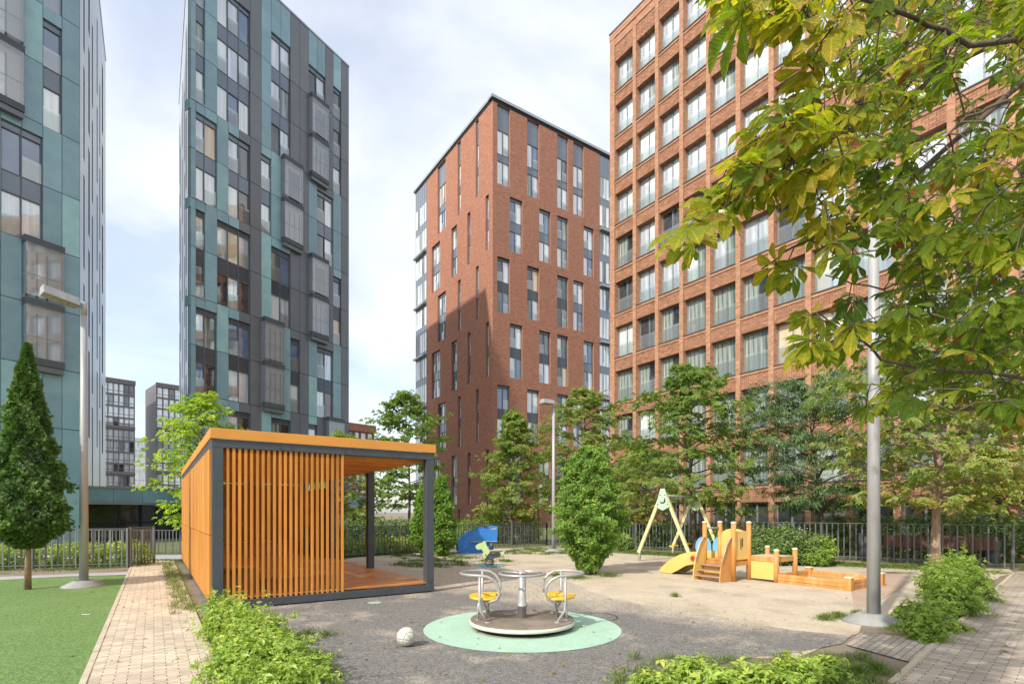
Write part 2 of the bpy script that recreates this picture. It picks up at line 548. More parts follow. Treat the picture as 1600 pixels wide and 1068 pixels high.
M['fence'] = pm('anthracite_fence_paint', (.12, .13, .135), rough=.4)
M['pole'] = pm('galvanised_pole', (.40, .40, .40), (.33, .33, .335), scale=3, rough=.42, metal=.12, stretch=(3, 3, .4), c3=(.27, .265, .26), s3=1.2)
M['concrete'] = pm('pale_concrete', (.30, .30, .295), (.24, .24, .235), scale=6, rough=.8, bump=.2, bscale=40)
M['lamp_glass'] = pm('lamp_lens', (.35, .34, .25), (.25, .25, .17), rough=.25)
M['green_base'] = None
M['rail'] = pm('silver_painted_tube', (.40, .40, .39), (.34, .34, .335), scale=8, rough=.35, metal=.3)
M['yellow'] = pm('yellow_plastic', (.78, .50, .04), (.70, .42, .03), scale=4, rough=.35)
M['platform'] = pm('worn_brown_platform', (.20, .165, .125), (.14, .115, .09), scale=7, rough=.75, bump=.2, bscale=120, c3=(.28, .225, .19), s3=2)
M['rim'] = pm('cream_rim', (.62, .62, .52), (.5, .5, .42), scale=6, rough=.5)
M['blue'] = pm('blue_painted_panel', (.035, .20, .56), (.03, .17, .5), scale=2, rough=.4)
M['sky_blue'] = pm('light_blue_panel', (.20, .48, .70), rough=.4)
M['lime'] = pm('pale_lime_panel', (.48, .62, .25), (.42, .56, .22), rough=.45)
M['mint_panel'] = pm('mint_panel', (.42, .62, .42), rough=.45)
M['cream_wood'] = pm('pale_yellow_wood', (.62, .56, .30), (.52, .46, .24), scale=3, rough=.55, stretch=(5, 5, .8))
M['sand_panel'] = pm('sand_yellow_panel', (.72, .48, .15), (.66, .43, .12), scale=3, rough=.5)
M['play_wood'] = pm('orange_brown_play_wood', (.55, .26, .07), (.44, .19, .045), scale=2.5, rough=.55, stretch=(4, 4, 1), bump=.1, island=.14, c3=(.62, .34, .13), s3=1.1)
M['cream_cap'] = pm('cream_post_cap', (.75, .66, .45), rough=.5)
M['red'] = pm('red_disc', (.6, .07, .04), rough=.4)
M['worn_board'] = pm('worn_step_board', (.42, .26, .17), (.3, .18, .12), scale=5, rough=.7, stretch=(1, 1, 1))
M['bark'] = pm('bark', (.16, .12, .085), (.08, .06, .045), scale=6, rough=.9, bump=.8, bscale=25, stretch=(3, 3, .7))
M['bark_tan'] = pm('tan_bark', (.34, .235, .16), (.2, .14, .1), scale=7, rough=.9, bump=.7, bscale=22, stretch=(3, 3, .7))
M['bark_twig'] = pm('twig_bark', (.11, .085, .06), (.07, .05, .04), scale=20, rough=.9, bump=.4)
M['bench_wood'] = pm('red_brown_bench_wood', (.14, .055, .035), (.10, .04, .025), rough=.6, island=.3)
M['white_wall'] = pm('white_render', (.7, .7, .68), (.62, .62, .6), rough=.8)
M['mauve'] = pm('mauve_grey_cladding', (.13, .115, .125), (.11, .10, .108), rough=.5)
M['black_metal'] = pm('black_metal', (.02, .02, .022), rough=.4)
M['clay'] = pm('clay_black_glass', (.01, .013, .013), (.03, .04, .035), scale=.7, rough=.08, coat=1, spec=.8)

# ------------------------------------------------------------------ ground
def paver_mat(name, ang, bw, bh, c1, c2, mortar, offset=.5):
    m, t, b = nodes(name)
    n = t.nodes.new; l = t.links.new
    tc = n('ShaderNodeTexCoord')
    mp = n('ShaderNodeMapping'); mp.inputs['Rotation'].default_value = (0, 0, -ang)
    l(tc.outputs['UV'], mp.inputs[0])
    br = n('ShaderNodeTexBrick'); br.offset = offset
    br.inputs['Scale'].default_value = 1
    br.inputs['Brick Width'].default_value = bw; br.inputs['Row Height'].default_value = bh
    br.inputs['Mortar Size'].default_value = .005; br.inputs['Bias'].default_value = -.1
    br.inputs['Color1'].default_value = rgb(c1); br.inputs['Color2'].default_value = rgb(c2); br.inputs['Mortar'].default_value = rgb(mortar)
    l(mp.outputs[0], br.inputs['Vector'])
    nz = n('ShaderNodeTexNoise'); nz.inputs['Scale'].default_value = 1.1; nz.inputs['Detail'].default_value = 9; nz.inputs['Roughness'].default_value = .65
    l(tc.outputs['UV'], nz.inputs['Vector'])
    mr = n('ShaderNodeMapRange'); mr.inputs['From Min'].default_value = .3; mr.inputs['From Max'].default_value = .7
    mr.inputs['To Min'].default_value = .74; mr.inputs['To Max'].default_value = 1.12
    l(nz.outputs['Fac'], mr.inputs['Value'])
    wn = n('ShaderNodeTexWhiteNoise'); wn.noise_dimensions = '2D'
    sn = n('ShaderNodeVectorMath'); sn.operation = 'SNAP'; sn.inputs[1].default_value = (bw / 2, bh, 1)
    l(mp.outputs[0], sn.inputs[0]); l(sn.outputs[0], wn.inputs['Vector'])
    wr = n('ShaderNodeMapRange'); wr.inputs['To Min'].default_value = .84; wr.inputs['To Max'].default_value = 1.12
    l(wn.outputs['Value'], wr.inputs['Value'])
    mu = n('ShaderNodeMath'); mu.operation = 'MULTIPLY'; l(mr.outputs[0], mu.inputs[0]); l(wr.outputs[0], mu.inputs[1])
    sc = n('ShaderNodeVectorMath'); sc.operation = 'SCALE'; l(br.outputs['Color'], sc.inputs[0]); l(mu.outputs[0], sc.inputs['Scale'])
    l(sc.outputs[0], b.inputs['Base Color']); b.inputs['Roughness'].default_value = .85
    bp = n('ShaderNodeBump'); bp.inputs['Strength'].default_value = .6; bp.inputs['Distance'].default_value = .008; bp.invert = True
    l(br.outputs['Fac'], bp.inputs['Height']); l(bp.outputs[0], b.inputs['Normal'])
    return m


M['paver_left'] = paver_mat('cream_clinker', math.atan2(U.y, U.x), .21, .07, (.64, .53, .40), (.55, .45, .33), (.24, .195, .14), .5)
M['kerb'] = pm('cream_kerb_stone', (.52, .45, .33), (.42, .36, .26), scale=5, rough=.85, bump=.2)
PD = (G(1590, 892) - G(1401, 1068)).normalized()      # direction of the right path
PN = Vector((PD.y, -PD.x, 0))
M['paver_right'] = paver_mat('beige_clinker', math.atan2(PN.y, PN.x), .21, .075, (.47, .40, .32), (.38, .32, .255), (.17, .14, .11), .5)
M['paver_cross'] = paver_mat('beige_clinker_crossing', math.atan2(PD.y, PD.x), .21, .075, (.47, .41, .33), (.39, .33, .265), (.17, .145, .115), .5)
M['sand'] = pm('dusty_sand', (.52, .44, .33), (.45, .375, .275), scale=1.5, rough=.95, bump=1.0, bscale=9, c3=(.36, .30, .22), s3=.9, detail=10)
M['soil'] = pm('soil', (.25, .20, .145), (.18, .145, .105), scale=4, rough=.95, bump=.7, bscale=25, c3=(.10, .13, .05), s3=1.6, detail=10)
M['turf'] = pm('artificial_turf', (.17, .285, .075), (.09, .175, .038), scale=30, rough=.85, bump=1.0, bscale=70, c3=(.16, .25, .085), s3=.9, detail=10, lo=.42, hi=.58)
M['grey_path'] = pm('grey_concrete_path', (.38, .38, .39), (.33, .33, .34), scale=2, rough=.85)
M['mint'] = pm('mint_rubber', (.38, .56, .43), (.34, .51, .39), scale=2.5, rough=.8, bump=.3, bscale=200, c3=(.38, .58, .46), s3=2.2)
M['mint_dot'] = pm('pale_mint_rubber', (.38, .50, .40), rough=.8)
M['pink'] = pm('pinkish_rubber_tiles', (.42, .30, .23), (.36, .26, .20), scale=2, rough=.9, c3=(.46, .37, .28), s3=1.2)
M['grass_ground'] = pm('grassy_earth', (.10, .15, .04), (.16, .17, .07), scale=3, rough=.95, bump=.8, bscale=40, c3=(.24, .20, .12), s3=.8, detail=10)


def grain(t, src, scale, lo, hi):
    """random shade per granule"""
    v = t.nodes.new('ShaderNodeTexVoronoi'); v.inputs['Scale'].default_value = scale; t.links.new(src, v.inputs['Vector'])
    s = t.nodes.new('ShaderNodeSeparateColor'); t.links.new(v.outputs['Color'], s.inputs[0])
    m = t.nodes.new('ShaderNodeMapRange'); m.inputs['To Min'].default_value = lo; m.inputs['To Max'].default_value = hi; t.links.new(s.outputs[0], m.inputs['Value'])
    return m.outputs[0]


def add_grain(m, scale, lo, hi):
    t = m.node_tree; b = t.nodes['Principled BSDF']; lk = b.inputs['Base Color'].links[0]; src = lk.from_socket
    tc = t.nodes.new('ShaderNodeTexCoord'); g1 = grain(t, tc.outputs['UV'], scale, lo, hi); g2 = grain(t, tc.outputs['UV'], scale * .37, 1 - (1 - lo) * .5, 1 + (hi - 1) * .5)
    mu = t.nodes.new('ShaderNodeMath'); mu.operation = 'MULTIPLY'; t.links.new(g1, mu.inputs[0]); t.links.new(g2, mu.inputs[1])
    sc = t.nodes.new('ShaderNodeVectorMath'); sc.operation = 'SCALE'; t.links.new(src, sc.inputs[0]); t.links.new(mu.outputs[0], sc.inputs['Scale']); t.links.new(sc.outputs[0], b.inputs['Base Color'])


def asphalt_mat():
    m, t, b = nodes('dusty_rubber_asphalt')
    n = t.nodes.new; l = t.links.new
    tc = n('ShaderNodeTexCoord')
    g = n('ShaderNodeTexNoise'); g.inputs['Scale'].default_value = 85; g.inputs['Detail'].default_value = 4; g.inputs['Roughness'].default_value = .9
    l(tc.outputs['UV'], g.inputs['Vector'])
    r = n('ShaderNodeValToRGB'); r.color_ramp.elements[0].position = .38; r.color_ramp.elements[0].color = (.085, .080, .073, 1)
    r.color_ramp.elements[1].position = .62; r.color_ramp.elements[1].color = (.24, .23, .215, 1)
    l(g.outputs['Fac'], r.inputs[0])
    d = n('ShaderNodeTexNoise'); d.inputs['Scale'].default_value = .8; d.inputs['Detail'].default_value = 10; d.inputs['Roughness'].default_value = .66
    l(tc.outputs['UV'], d.inputs['Vector'])
    dr = n('ShaderNodeMapRange'); dr.inputs['From Min'].default_value = .52; dr.inputs['From Max'].default_value = .68; dr.inputs['To Max'].default_value = .85
    l(d.outputs['Fac'], dr.inputs['Value'])
    # dust carried in from the sand pit: grows towards the line where the sand begins
    sx = n('ShaderNodeSeparateXYZ'); l(tc.outputs['UV'], sx.inputs[0])
    a = n('ShaderNodeMath'); a.operation = 'MULTIPLY_ADD'; a.inputs[1].default_value = .62; a.inputs[2].default_value = -7.6
    l(sx.outputs['X'], a.inputs[0])
    c = n('ShaderNodeMath'); c.operation = 'MULTIPLY_ADD'; c.inputs[1].default_value = .79
    l(sx.outputs['Y'], c.inputs[0]); l(a.outputs[0], c.inputs[2])
    w = n('ShaderNodeMath'); w.operation = 'MULTIPLY_ADD'; w.inputs[1].default_value = 4.0
    l(d.outputs['Fac'], w.inputs[0]); l(c.outputs[0], w.inputs[2])
    wr = n('ShaderNodeMapRange'); wr.inputs['From Min'].default_value = 1.7; wr.inputs['From Max'].default_value = 2.9; wr.inputs['To Max'].default_value = .92
    l(w.outputs[0], wr.inputs['Value'])
    mx = n('ShaderNodeMath'); mx.operation = 'MAXIMUM'; l(dr.outputs[0], mx.inputs[0]); l(wr.outputs[0], mx.inputs[1])
    mc = n('ShaderNodeMix'); mc.data_type = 'RGBA'
    l(mx.outputs[0], mc.inputs['Factor']); l(r.outputs[0], mc.inputs[6]); mc.inputs[7].default_value = (.42, .36, .28, 1)
    l(mc.outputs[2], b.inputs['Base Color']); b.inputs['Roughness'].default_value = .92
    bp = n('ShaderNodeBump'); bp.inputs['Strength'].default_value = .5; bp.inputs['Distance'].default_value = .006
    l(g.outputs['Fac'], bp.inputs['Height']); l(bp.outputs[0], b.inputs['Normal'])
    return m


M['asphalt'] = asphalt_mat()
add_grain(M['asphalt'], 88, .55, 1.42)
add_grain(M['turf'], 75, .72, 1.28)
add_grain(M['sand'], 40, .90, 1.08)
add_grain(M['mint'], 60, .93, 1.05)
add_grain(M['paver_left'], 30, .93, 1.06)


def sheet(name, pts, z, mat, thick=0, kind='structure'):
    mb = MB()
    pts = [Vector((p[0], p[1], z)) for p in pts]
    a = sum(pts[i].x * pts[(i + 1) % len(pts)].y - pts[(i + 1) % len(pts)].x * pts[i].y for i in range(len(pts)))
    if a < 0: pts.reverse()
    if thick:
        mb.prism([p - Vector((0, 0, thick)) for p in pts], (0, 0, thick))
    else:
        mb.poly(pts)
    o = mb.build(name, mat)
    o['kind'] = kind
    return o


def wobble(pts, amp=.06, step=.35):
    """adds irregular points along an outline"""
    out_ = []
    n = len(pts)
    for i in range(n):
        a = Vector(pts[i][:2]); b = Vector(pts[(i + 1) % n][:2]); k = max(1, int((b - a).length / step))
        for j in range(k):
            p = a.lerp(b, j / k)
            if j: p += Vector((rnd.uniform(-amp, amp), rnd.uniform(-amp, amp)))
            out_.append(p)
    return out_


E2 = 2200
sheet('ground', [(-E2, -60), (E2, -60), (E2, E2), (-E2, E2)], 0, M['soil'])
sheet('lawn', wobble([(-30, 14.3), (-10.6, 15.7), (-11.2, 18.2), (-9.6, 20.5), (-5.9, 19.2), (1.8, 26.5), (10.3, 18.8), (15.0, 15.3), (40, 15), (40, 60), (-30, 60)], .1, 1.2), .004, M['grass_ground'])
sheet('sand', wobble([(-4.0, 7), (-1, 6.5), (3, 5.8), (13.4, 14.35), (14.0, 15.1), (10.3, 17.9), (5.0, 22.4), (1.8, 24.6), (-1.8, 23.4), (-5.6, 18.8), (-7, 15)], .12, .5), .006, M['sand'])
asph = [(-2.3, 1.5), (.9, 1.5)] + [G(*p)[:2] for p in ((1000, 1062), (1130, 1036), (1316, 1006), (1330, 993), (1240, 985), (1120, 962), (1000, 944), (930, 927), (890, 909), (830, 896), (760, 890), (720, 883), (660, 874), (560, 876))] + [(-7.5, 13), (-4.95, 8.55), (-3.6, 7.2), (-2.75, 5.0)]
sheet('playground_surface', wobble(asph, .05, .4), .010, M['asphalt'])
sheet('turf', [(-4.05 + .655 * 2.6, 2.4), (-4.02, 5.0), (-8.6, 12.0), (-9.66, 13.62), (-11.2, 13.2), (-13.2, 11.6), (-26, 11.2), (-26, 2.4)], .012, M['turf'])
sheet('grey_path', [(-9.75, 13.70), (-11.2, 13.28), (-13.2, 11.70), (-26, 11.3), (-26, 12.9), (-13, 13.1), (-10.2, 14.4)], .012, M['grey_path'])
Vn = V / V.y
L0 = Vector((-3.97, 5.0, 0))


def along(y): return L0 + Vn * (y - 5.0)


sheet('left_path', [along(1.5), along(1.5) + Vector((1.24, 0, 0)), along(18.2) + Vector((1.24, 0, 0)), along(18.2)], .016, M['paver_left'])
sheet('cross_path', [(-30, 17.2), (-8, 18.6), (-8, 20.4), (-30, 19.2)], .008, M['grey_path'])
mb = MB()
for off in (-.06, 1.24):
    y = 1.5
    while y < 18:
        a = along(y) + Vector((off, 0, 0)); b = along(y + .19) + Vector((off, 0, 0))
        mb.beam(a + Vector((.03, 0, .0)), b + Vector((.03, 0, .0)), .055, .046 + rnd.uniform(-.004, .006))
        y += .2
kb = mb.build('kerb', M['kerb']); kb['kind'] = 'structure'
R0 = G(1401, 1068)
sheet('right_path', [R0 - PD * 4.5, R0 - PD * 4.5 + PN * 5, R0 + PD * 22 + PN * 5, R0 + PD * 13.7 + PN * .0], .016, M['paver_right'])
sheet('paved_crossing', [G(1322, 1008), G(1428, 1037), G(1478, 1001), G(1345, 989)], .0145, M['paver_cross'])
mb = MB()
s_ = -4.4
while s_ < 13:
    a = R0 + PD * s_ - PN * .03; mb.beam(a, a + PD * .33, .06, .05 + rnd.uniform(-.004, .004)); s_ += .34
kb = mb.build('kerb', M['kerb']); kb['kind'] = 'structure'
# mint disc under the merry-go-round, and small mint dots in the rubber
MC = Vector((.14, 7.42, 0))


def disc(name, c, r, z, mat, seg=64):
    mb = MB()
    mb.poly([(c[0] + r * math.cos(2 * math.pi * k / seg), c[1] + r * math.sin(2 * math.pi * k / seg), z) for k in range(seg)])
    o = mb.build(name, mat); o['kind'] = 'structure'; return o


disc('mint_circle', MC, 1.35, .015, M['mint'])
disc('worn_ring', MC, .70, .0165, pm('worn_rubber_ring', (.30, .235, .17), (.36, .40, .30), scale=5, rough=.9))
for px, py, r in ((585, 942, .12), (651, 890, .2), (470, 1010, .12)):
    disc('mint_dot', G(px, py), r, .015, M['mint_dot'], 32)
sheet('swing_mat', [G(975, 884), G(1060, 872), (8.6, 19.2), (7.0, 16.6)], .012, M['pink'])
sheet('sandpit_mat', [G(1338, 962), G(1428, 905), G(1400, 893), G(1345, 893), G(1330, 925)], .012, M['pink'])
sheet('concrete_strip', [G(712, 869), G(785, 869), G(785, 863), G(712, 863)], .05, M['concrete'], thick=.05)


# ------------------------------------------------------------------ buildings
class Fr:
    """a facade plane: t along the wall, z up, dep into the building"""

    def __init__(s, o, d, inn=None):
        s.o = Vector((o[0], o[1], 0)); s.d = Vector((d[0], d[1], 0)).normalized()
        s.n = Vector((-s.d.y, s.d.x, 0)) if inn is None else Vector((inn[0], inn[1], 0)).normalized()

    def p(s, t, z, dep=0):
        q = s.o + s.d * t + s.n * dep; q.z = z; return q


def fbox(mb, fr, t0, t1, z0, z1, d0, d1, m=0):
    c = [fr.p(t0, z0, d0), fr.p(t1, z0, d0), fr.p(t1, z0, d1), fr.p(t0, z0, d1),
         fr.p(t0, z1, d0), fr.p(t1, z1, d0), fr.p(t1, z1, d1), fr.p(t0, z1, d1)]
    if fr.d.cross(fr.n).z < 0:
        c = [c[1], c[0], c[3], c[2], c[5], c[4], c[7], c[6]]
    mb.hexa(c, m)


def fquad(mb, fr, t0, t1, z0, z1, dep, m=0):
    c = [fr.p(t0, z0, dep), fr.p(t1, z0, dep), fr.p(t1, z1, dep), fr.p(t0, z1, dep)]
    if fr.d.cross(fr.n).z < 0: c.reverse()
    mb.poly(c, m)


def wall_holes(mb, fr, t0, t1, z0, z1, holes, rev, m=0, mrev=None):
    ts = sorted({t0, t1} | {x for h in holes for x in h[:2] if t0 < x < t1})
    zs = sorted({z0, z1} | {x for h in holes for x in h[2:4] if z0 < x < z1})
    for i in range(len(ts) - 1):
        run = None
        for j in range(len(zs) - 1):
            tm = (ts[i] + ts[i + 1]) / 2; zm = (zs[j] + zs[j + 1]) / 2
            hit = any(h[0] < tm < h[1] and h[2] < zm < h[3] for h in holes)
            if not hit:
                if run is None: run = zs[j]
                e = zs[j + 1]
            if (hit or j == len(zs) - 2) and run is not None:
                fquad(mb, fr, ts[i], ts[i + 1], run, e, 0, m); run = None
    mr = m if mrev is None else mrev
    for a, b, c, d in [h[:4] for h in holes]:
        for q in ([fr.p(a, c, 0), fr.p(a, d, 0), fr.p(a, d, rev), fr.p(a, c, rev)],
                  [fr.p(b, c, rev), fr.p(b, d, rev), fr.p(b, d, 0), fr.p(b, c, 0)],
                  [fr.p(a, d, 0), fr.p(b, d, 0), fr.p(b, d, rev), fr.p(a, d, rev)],
                  [fr.p(a, c, rev), fr.p(b, c, rev), fr.p(b, c, 0), fr.p(a, c, 0)]):
            mb.poly(q, mr)


GL = ['g_white', 'g_green', 'g_dark', 'g_mid', 'g_blind', 'g_sky', 'g_warm', 'g_blue']
GMATS = [M[k] for k in GL]


def pick(w):
    return rnd.choices(range(len(w)), w)[0]


HIGH = (5, 2, .6, 1, .2, 6, 0, 3)  # upper floors favour the pale panes, imitating reflected sky
LOW = (3, 4, 2, 2.5, .6, 2, .8, 1.5)


def win_group(root, fr, tb, zbs, hh, head, rec, weights, bal=True, spm='spandrel', rail_col=None):
    """one opening over one or more floors: frame (part), pane and spandrel (sub-parts)"""
    f = MB(); g = MB(); s = MB(); q = MB()
    t0, t1 = tb[0], tb[-1]
    zb = min(zbs); zt = max(zbs) + hh + head
    w = .055
    d0, d1 = rec - .02, rec + .07
    fbox(f, fr, t0, t0 + w, zb, zt, d0, d1); fbox(f, fr, t1 - w, t1, zb, zt, d0, d1)
    for t in tb[1:-1]: fbox(f, fr, t - w / 2, t + w / 2, zb, zt, d0 + .003, d1)
    for z in zbs:
        fbox(f, fr, t0 + w, t1 - w, z, z + w, d0 + .006, d1)
        fbox(f, fr, t0 + w, t1 - w, z + hh - w, z + hh, d0 + .006, d1)
        for i in range(len(tb) - 1):
            k = pick(weights)
            a = tb[i] + w * .55; b = tb[i + 1] - w * .55
            fquad(g, fr, a, b, z + w, z + hh - w, rec + .05, k)
            if bal and (len(tb) == 2 or (i + int(z * 10)) % 2 == 0 or rail_col == i):
                fquad(q, fr, a, b, z + .05, z + 1.0, rec - .035)
    zz = sorted(zbs)
    for i in range(len(zz) - 1):
        if zz[i + 1] - zz[i] - hh > .05: fbox(s, fr, t0 + w, t1 - w, zz[i] + hh, zz[i + 1], d0 + .02, d1)
    if head > .02: fbox(s, fr, t0 + w, t1 - w, max(zbs) + hh, zt - .001, d0 + .02, d1)
    fo = f.build('window', M['frame'], root)
    g.build('pane', GMATS, fo)
    if s.f: s.build('spandrel', M[spm], fo)
    if q.f: q.build('glass_balustrade', M['balu_glass'], fo)
    return fo


ZB = [31.75 - 2.893 * r for r in range(11)]
TB = [0, .30, .85, 1.60, 2.33, 3.05, 3.80, 4.60, 5.34, 6.09, 6.85, 7.62, 8.39, 9.14, 9.90, 10.66, 11.42, 12.2]


def teal_panels(root, fr, tb, top, groups, colour, skip=()):
    """cladding in storey-high panels with open joints, left out where windows are"""
    mb = MB()
    fbox(mb, fr, tb[0] + .02, tb[-1] - .02, 0, top - .05, .22, .3, 3)
    floors = [0] + sorted(ZB) + [top]
    for k in range(len(tb) - 1):
        occ = [(z0, z1) for (a, b, z0, z1) in groups if a <= k < b]
        for j in range(len(floors) - 1):
            segs = [(floors[j], floors[j + 1])]
            for z0, z1 in occ:
                ns = []
                for a, b in segs:
                    if z1 <= a + .01 or z0 >= b - .01: ns.append((a, b)); continue
                    if a < z0 - .01: ns.append((a, z0))
                    if b > z1 + .01: ns.append((z1, b))
                segs = ns
            for a, b in segs:
                if b - a < .05: continue
                m = colour(k, (a + b) / 2)
                fbox(mb, fr, tb[k] + .012, tb[k + 1] - .012, a + .016, b - .016, 0, .2, m)
    fbox(mb, fr, tb[0] - .03, tb[-1] + .03, top, top + .12, -.04, .4, 4)
    return mb.build('cladding', [M['teal'], M['teal2'], M['grey_panel'], M['dark'], M['cornice']], root)


M['bay_pale_back'] = pm('lightening_bay_back', (.60, .65, .70), (.55, .60, .66), scale=.5, rough=.8)  # pale backing added behind the bay glass to make the bays look brighter


def glass_bay(root, fr, t0, t1, zbs, out=.32):
    """projecting glazed balcony over two floors with louvred bands"""
    f = MB(); g = MB(); b = MB(); w = MB()
    zt = max(zbs) + 2.9; zb = min(zbs)
    bands = [zb] + [z + 2.893 for z in sorted(zbs)]
    for i, z in enumerate(bands):
        lo = z - .02 if i == 0 else z - .16
        for k in range(4):
            fbox(f, fr, t0 - .03, t1 + .03, lo + k * .085, lo + k * .085 + .055, -out - .02 - .0 * k, .0, 0)
        fbox(f, fr, t0, t1, lo, lo + .31, -out + .01, .0, 1)
    fbox(f, fr, t0, t1, zb - .30, zb - .03, -out + .05, .0, 1)
    for z in zbs:
        a, c = z + .31, z + 2.73
        m = a + .95
        for (p, q) in ((a, m - .01), (m + .01, c)):
            fquad(g, fr, t0 + .03, t1 - .03, p, q, -out)
            e = [fr.p(t1, p, -out + .01), fr.p(t1, p, -.02), fr.p(t1, q, -.02), fr.p(t1, q, -out + .01)]
            g.poly(e)
        for t in (t0, t1 - .05): fbox(f, fr, t, t + .05, a, c, -out + .02, -out + .07, 2)
        fbox(f, fr, t0 + .05, t1 - .05, m - .02, m + .02, -out + .03, -out + .06, 2)
        fquad(w, fr, t0 + .02, t1 - .02, z + .3, z + 2.73, -.008, 8)
        # side panel and the room window behind the glass
        fbox(b, fr, t0 - .02, t0 + .02, a, c, -out + .07, 0, 0)
        tm = t0 + (t1 - t0) * .38; te = t1 - .12
        fquad(w, fr, tm + .05, te - .04, z + .36, z + 2.35, -.03, pick((4, 0, 0, .5, 0, 9, 0, 4)))
        fbox(b, fr, tm - .02, tm + .05, z + .3, z + 2.45, -.06, -.01, 1)
        fbox(b, fr, te - .04, te + .03, z + .3, z + 2.45, -.06, -.01, 1)
        fbox(b, fr, (tm + te) / 2 - .03, (tm + te) / 2 + .03, z + .3, z + 2.45, -.05, -.01, 1)
    fo = f.build('balcony', [M['frame'], M['grey_panel'], M['frame_light']], root)
    g.build('glazing', M['bay_glass'], fo)
    b.build('balcony_back', [M['frame_light'], M['frame']], fo)
    w.build('pane', GMATS + [M['bay_pale_back']], fo)
    return fo


def side_face(root, fr, length, top, slots, name='side_wall'):
    mb = MB(); g = MB()
    wall_holes(mb, fr, 0, length, 0, top, slots, .25, 0, 1)
    fbox(mb, fr, 0, length, top, top + .12, -.04, .3, 2)
    for a, b, c, d in slots: fquad(g, fr, a, b, c, d, .22, pick(HIGH))
    # joints
    for z in ZB[::2]: fbox(mb, fr, 0, length, z - .012, z + .012, -.004, .01, 1) if False else None
    o = mb.build(name, [M['teal_side'], M['dark'], M['cornice']], root)
    g.build('slot_window', GMATS, o)
    return o


def core(root, pts, z0, z1, mat):
    mb = MB(); mb.prism([Vector((p[0], p[1], z0)) for p in pts], (0, 0, z1 - z0)); return mb.build('core', mat, root)


def slot_set(length, seed):
    r = random.Random(seed); s = []
    t = 1.6
    k = 0
    while t < length - 1.5:
        w = r.choice((.55, .7, .9))
        for g in range(-1, 6):
            z0 = 3.0 + g * 5.786 + (2.893 if k % 2 else 0)
            z1 = z0 + 4.95
            if z0 > .5 and z1 < 35.6: s.append((t, t + w, z0, z1))
        t += r.choice((2.1, 2.6, 3.3)); k += 1
    return s


TOP = 36.5
# --- middle teal tower
C1 = Vector(((298 - 800) / F * 31.5, 31.5, 0))
DT = vp(1280)
f1 = Fr(C1, DT)
t1 = empty('residential_tower', C1, 'tall tower of teal and dark grey panels with glazed balconies, behind the orange pavilion', 'building')
G1 = []                                     # (col0, col1, [rows])
for rows, cols in (((0, 1, 2), ((1, 2), (3, 6), (8, 10), (12, 14), (15, 16))),
                   ((3, 4), ((1, 3), (4, 6), (7, 8), (13, 15))),
                   ((5, 6), ((1, 2), (3, 6), (8, 10), (15, 16))),
                   ((7, 8), ((1, 3), (4, 6), (10, 11), (13, 15))),
                   ((9, 10), ((1, 2), (4, 6), (8, 10), (12, 13)))):
    for c in cols:
        rr = rows
        if c == (12, 14): rr = (0,)
        G1.append((c[0], c[1], rr))
B1 = [((12, 14), (1, 2)), ((9, 11), (3, 4)), ((12, 14), (5, 6)), ((7, 9), (7, 8)), ((14, 16), (9, 10))]
occ = []
for a, b, rr in G1:
    head = 2.28 if rr != (0, 1, 2) else 2.25
    occ.append((a, b, ZB[max(rr)], ZB[min(rr)] + head))
    win_group(t1, f1, TB[a:b + 1], [ZB[r] for r in rr], 2.0, head - 2.0, .12, HIGH if min(rr) < 5 else LOW,
              spm='spandrel' if min(rr) < 5 else 'spandrel_dark')


def col1(k, z):
    r = (ZB[0] - z) / 2.893
    if k >= 16: return 2
    if k == 6: return 2
    if k in (0, 2): return 0 if k else 0
    if k == 1: return 0
    if k == 3: return 0 if (k + int(r)) % 3 else 1
    if k == 4: return 0
    if k == 5: return 2
    if k == 7: return 0 if r < 4 else 1
    if k in (8, 9): return 0 if (r < 0 or r > 2.2) else 2
    if k in (10, 11): return 2 if (r < 7 or k == 11) else (1 if k == 9 else 2)
    if k in (12, 13): return (0 if r < 0 else (0 if k == 12 else 2)) if r < 6.8 else (1 if k == 12 else 2)
    if k == 14: return 2
    if k == 15: return 1 if r < 0 else (0 if r > 2 else 2)
    return 2


teal_panels(t1, f1, TB, TOP, occ, col1)
for c, rr in B1: glass_bay(t1, f1, TB[c[0]] + .05, TB[c[1]] + .05, [ZB[r] for r in rr])
f1s = Fr(C1, V, (1, .3))
f1s.n = DT
side_face(t1, f1s, 17.4, TOP, slot_set(17.4, 3))
mb = MB()
for z in (ZB[2], ZB[4], ZB[6], ZB[8]):      # corner ledges
    fbox(mb, f1, -.03, .01, z - .62, z - .02, -.02, .6, 0); fbox(mb, f1, -.05, .9, z - .03, z + .02, -.05, .1, 1)
mb.build('corner_ledge', [M['teal'], M['cornice']], t1)
e1 = C1 + DT * 12.2; e2 = e1 + V * 17.4; e3 = C1 + V * 17.4
ins = lambda q, c: q + (c - q).normalized() * .45
cc_ = (C1 + e2) / 2
core(t1, [ins(q, cc_) for q in (C1, e1, e2, e3)], 0, TOP - .3, M['roof_dark'])
mb = MB()
fe = Fr(e1, V, -DT); wall_holes(mb, fe, 0, 17.4, 0, TOP, [], .1); mb.build('end_wall', M['grey_panel'], t1)

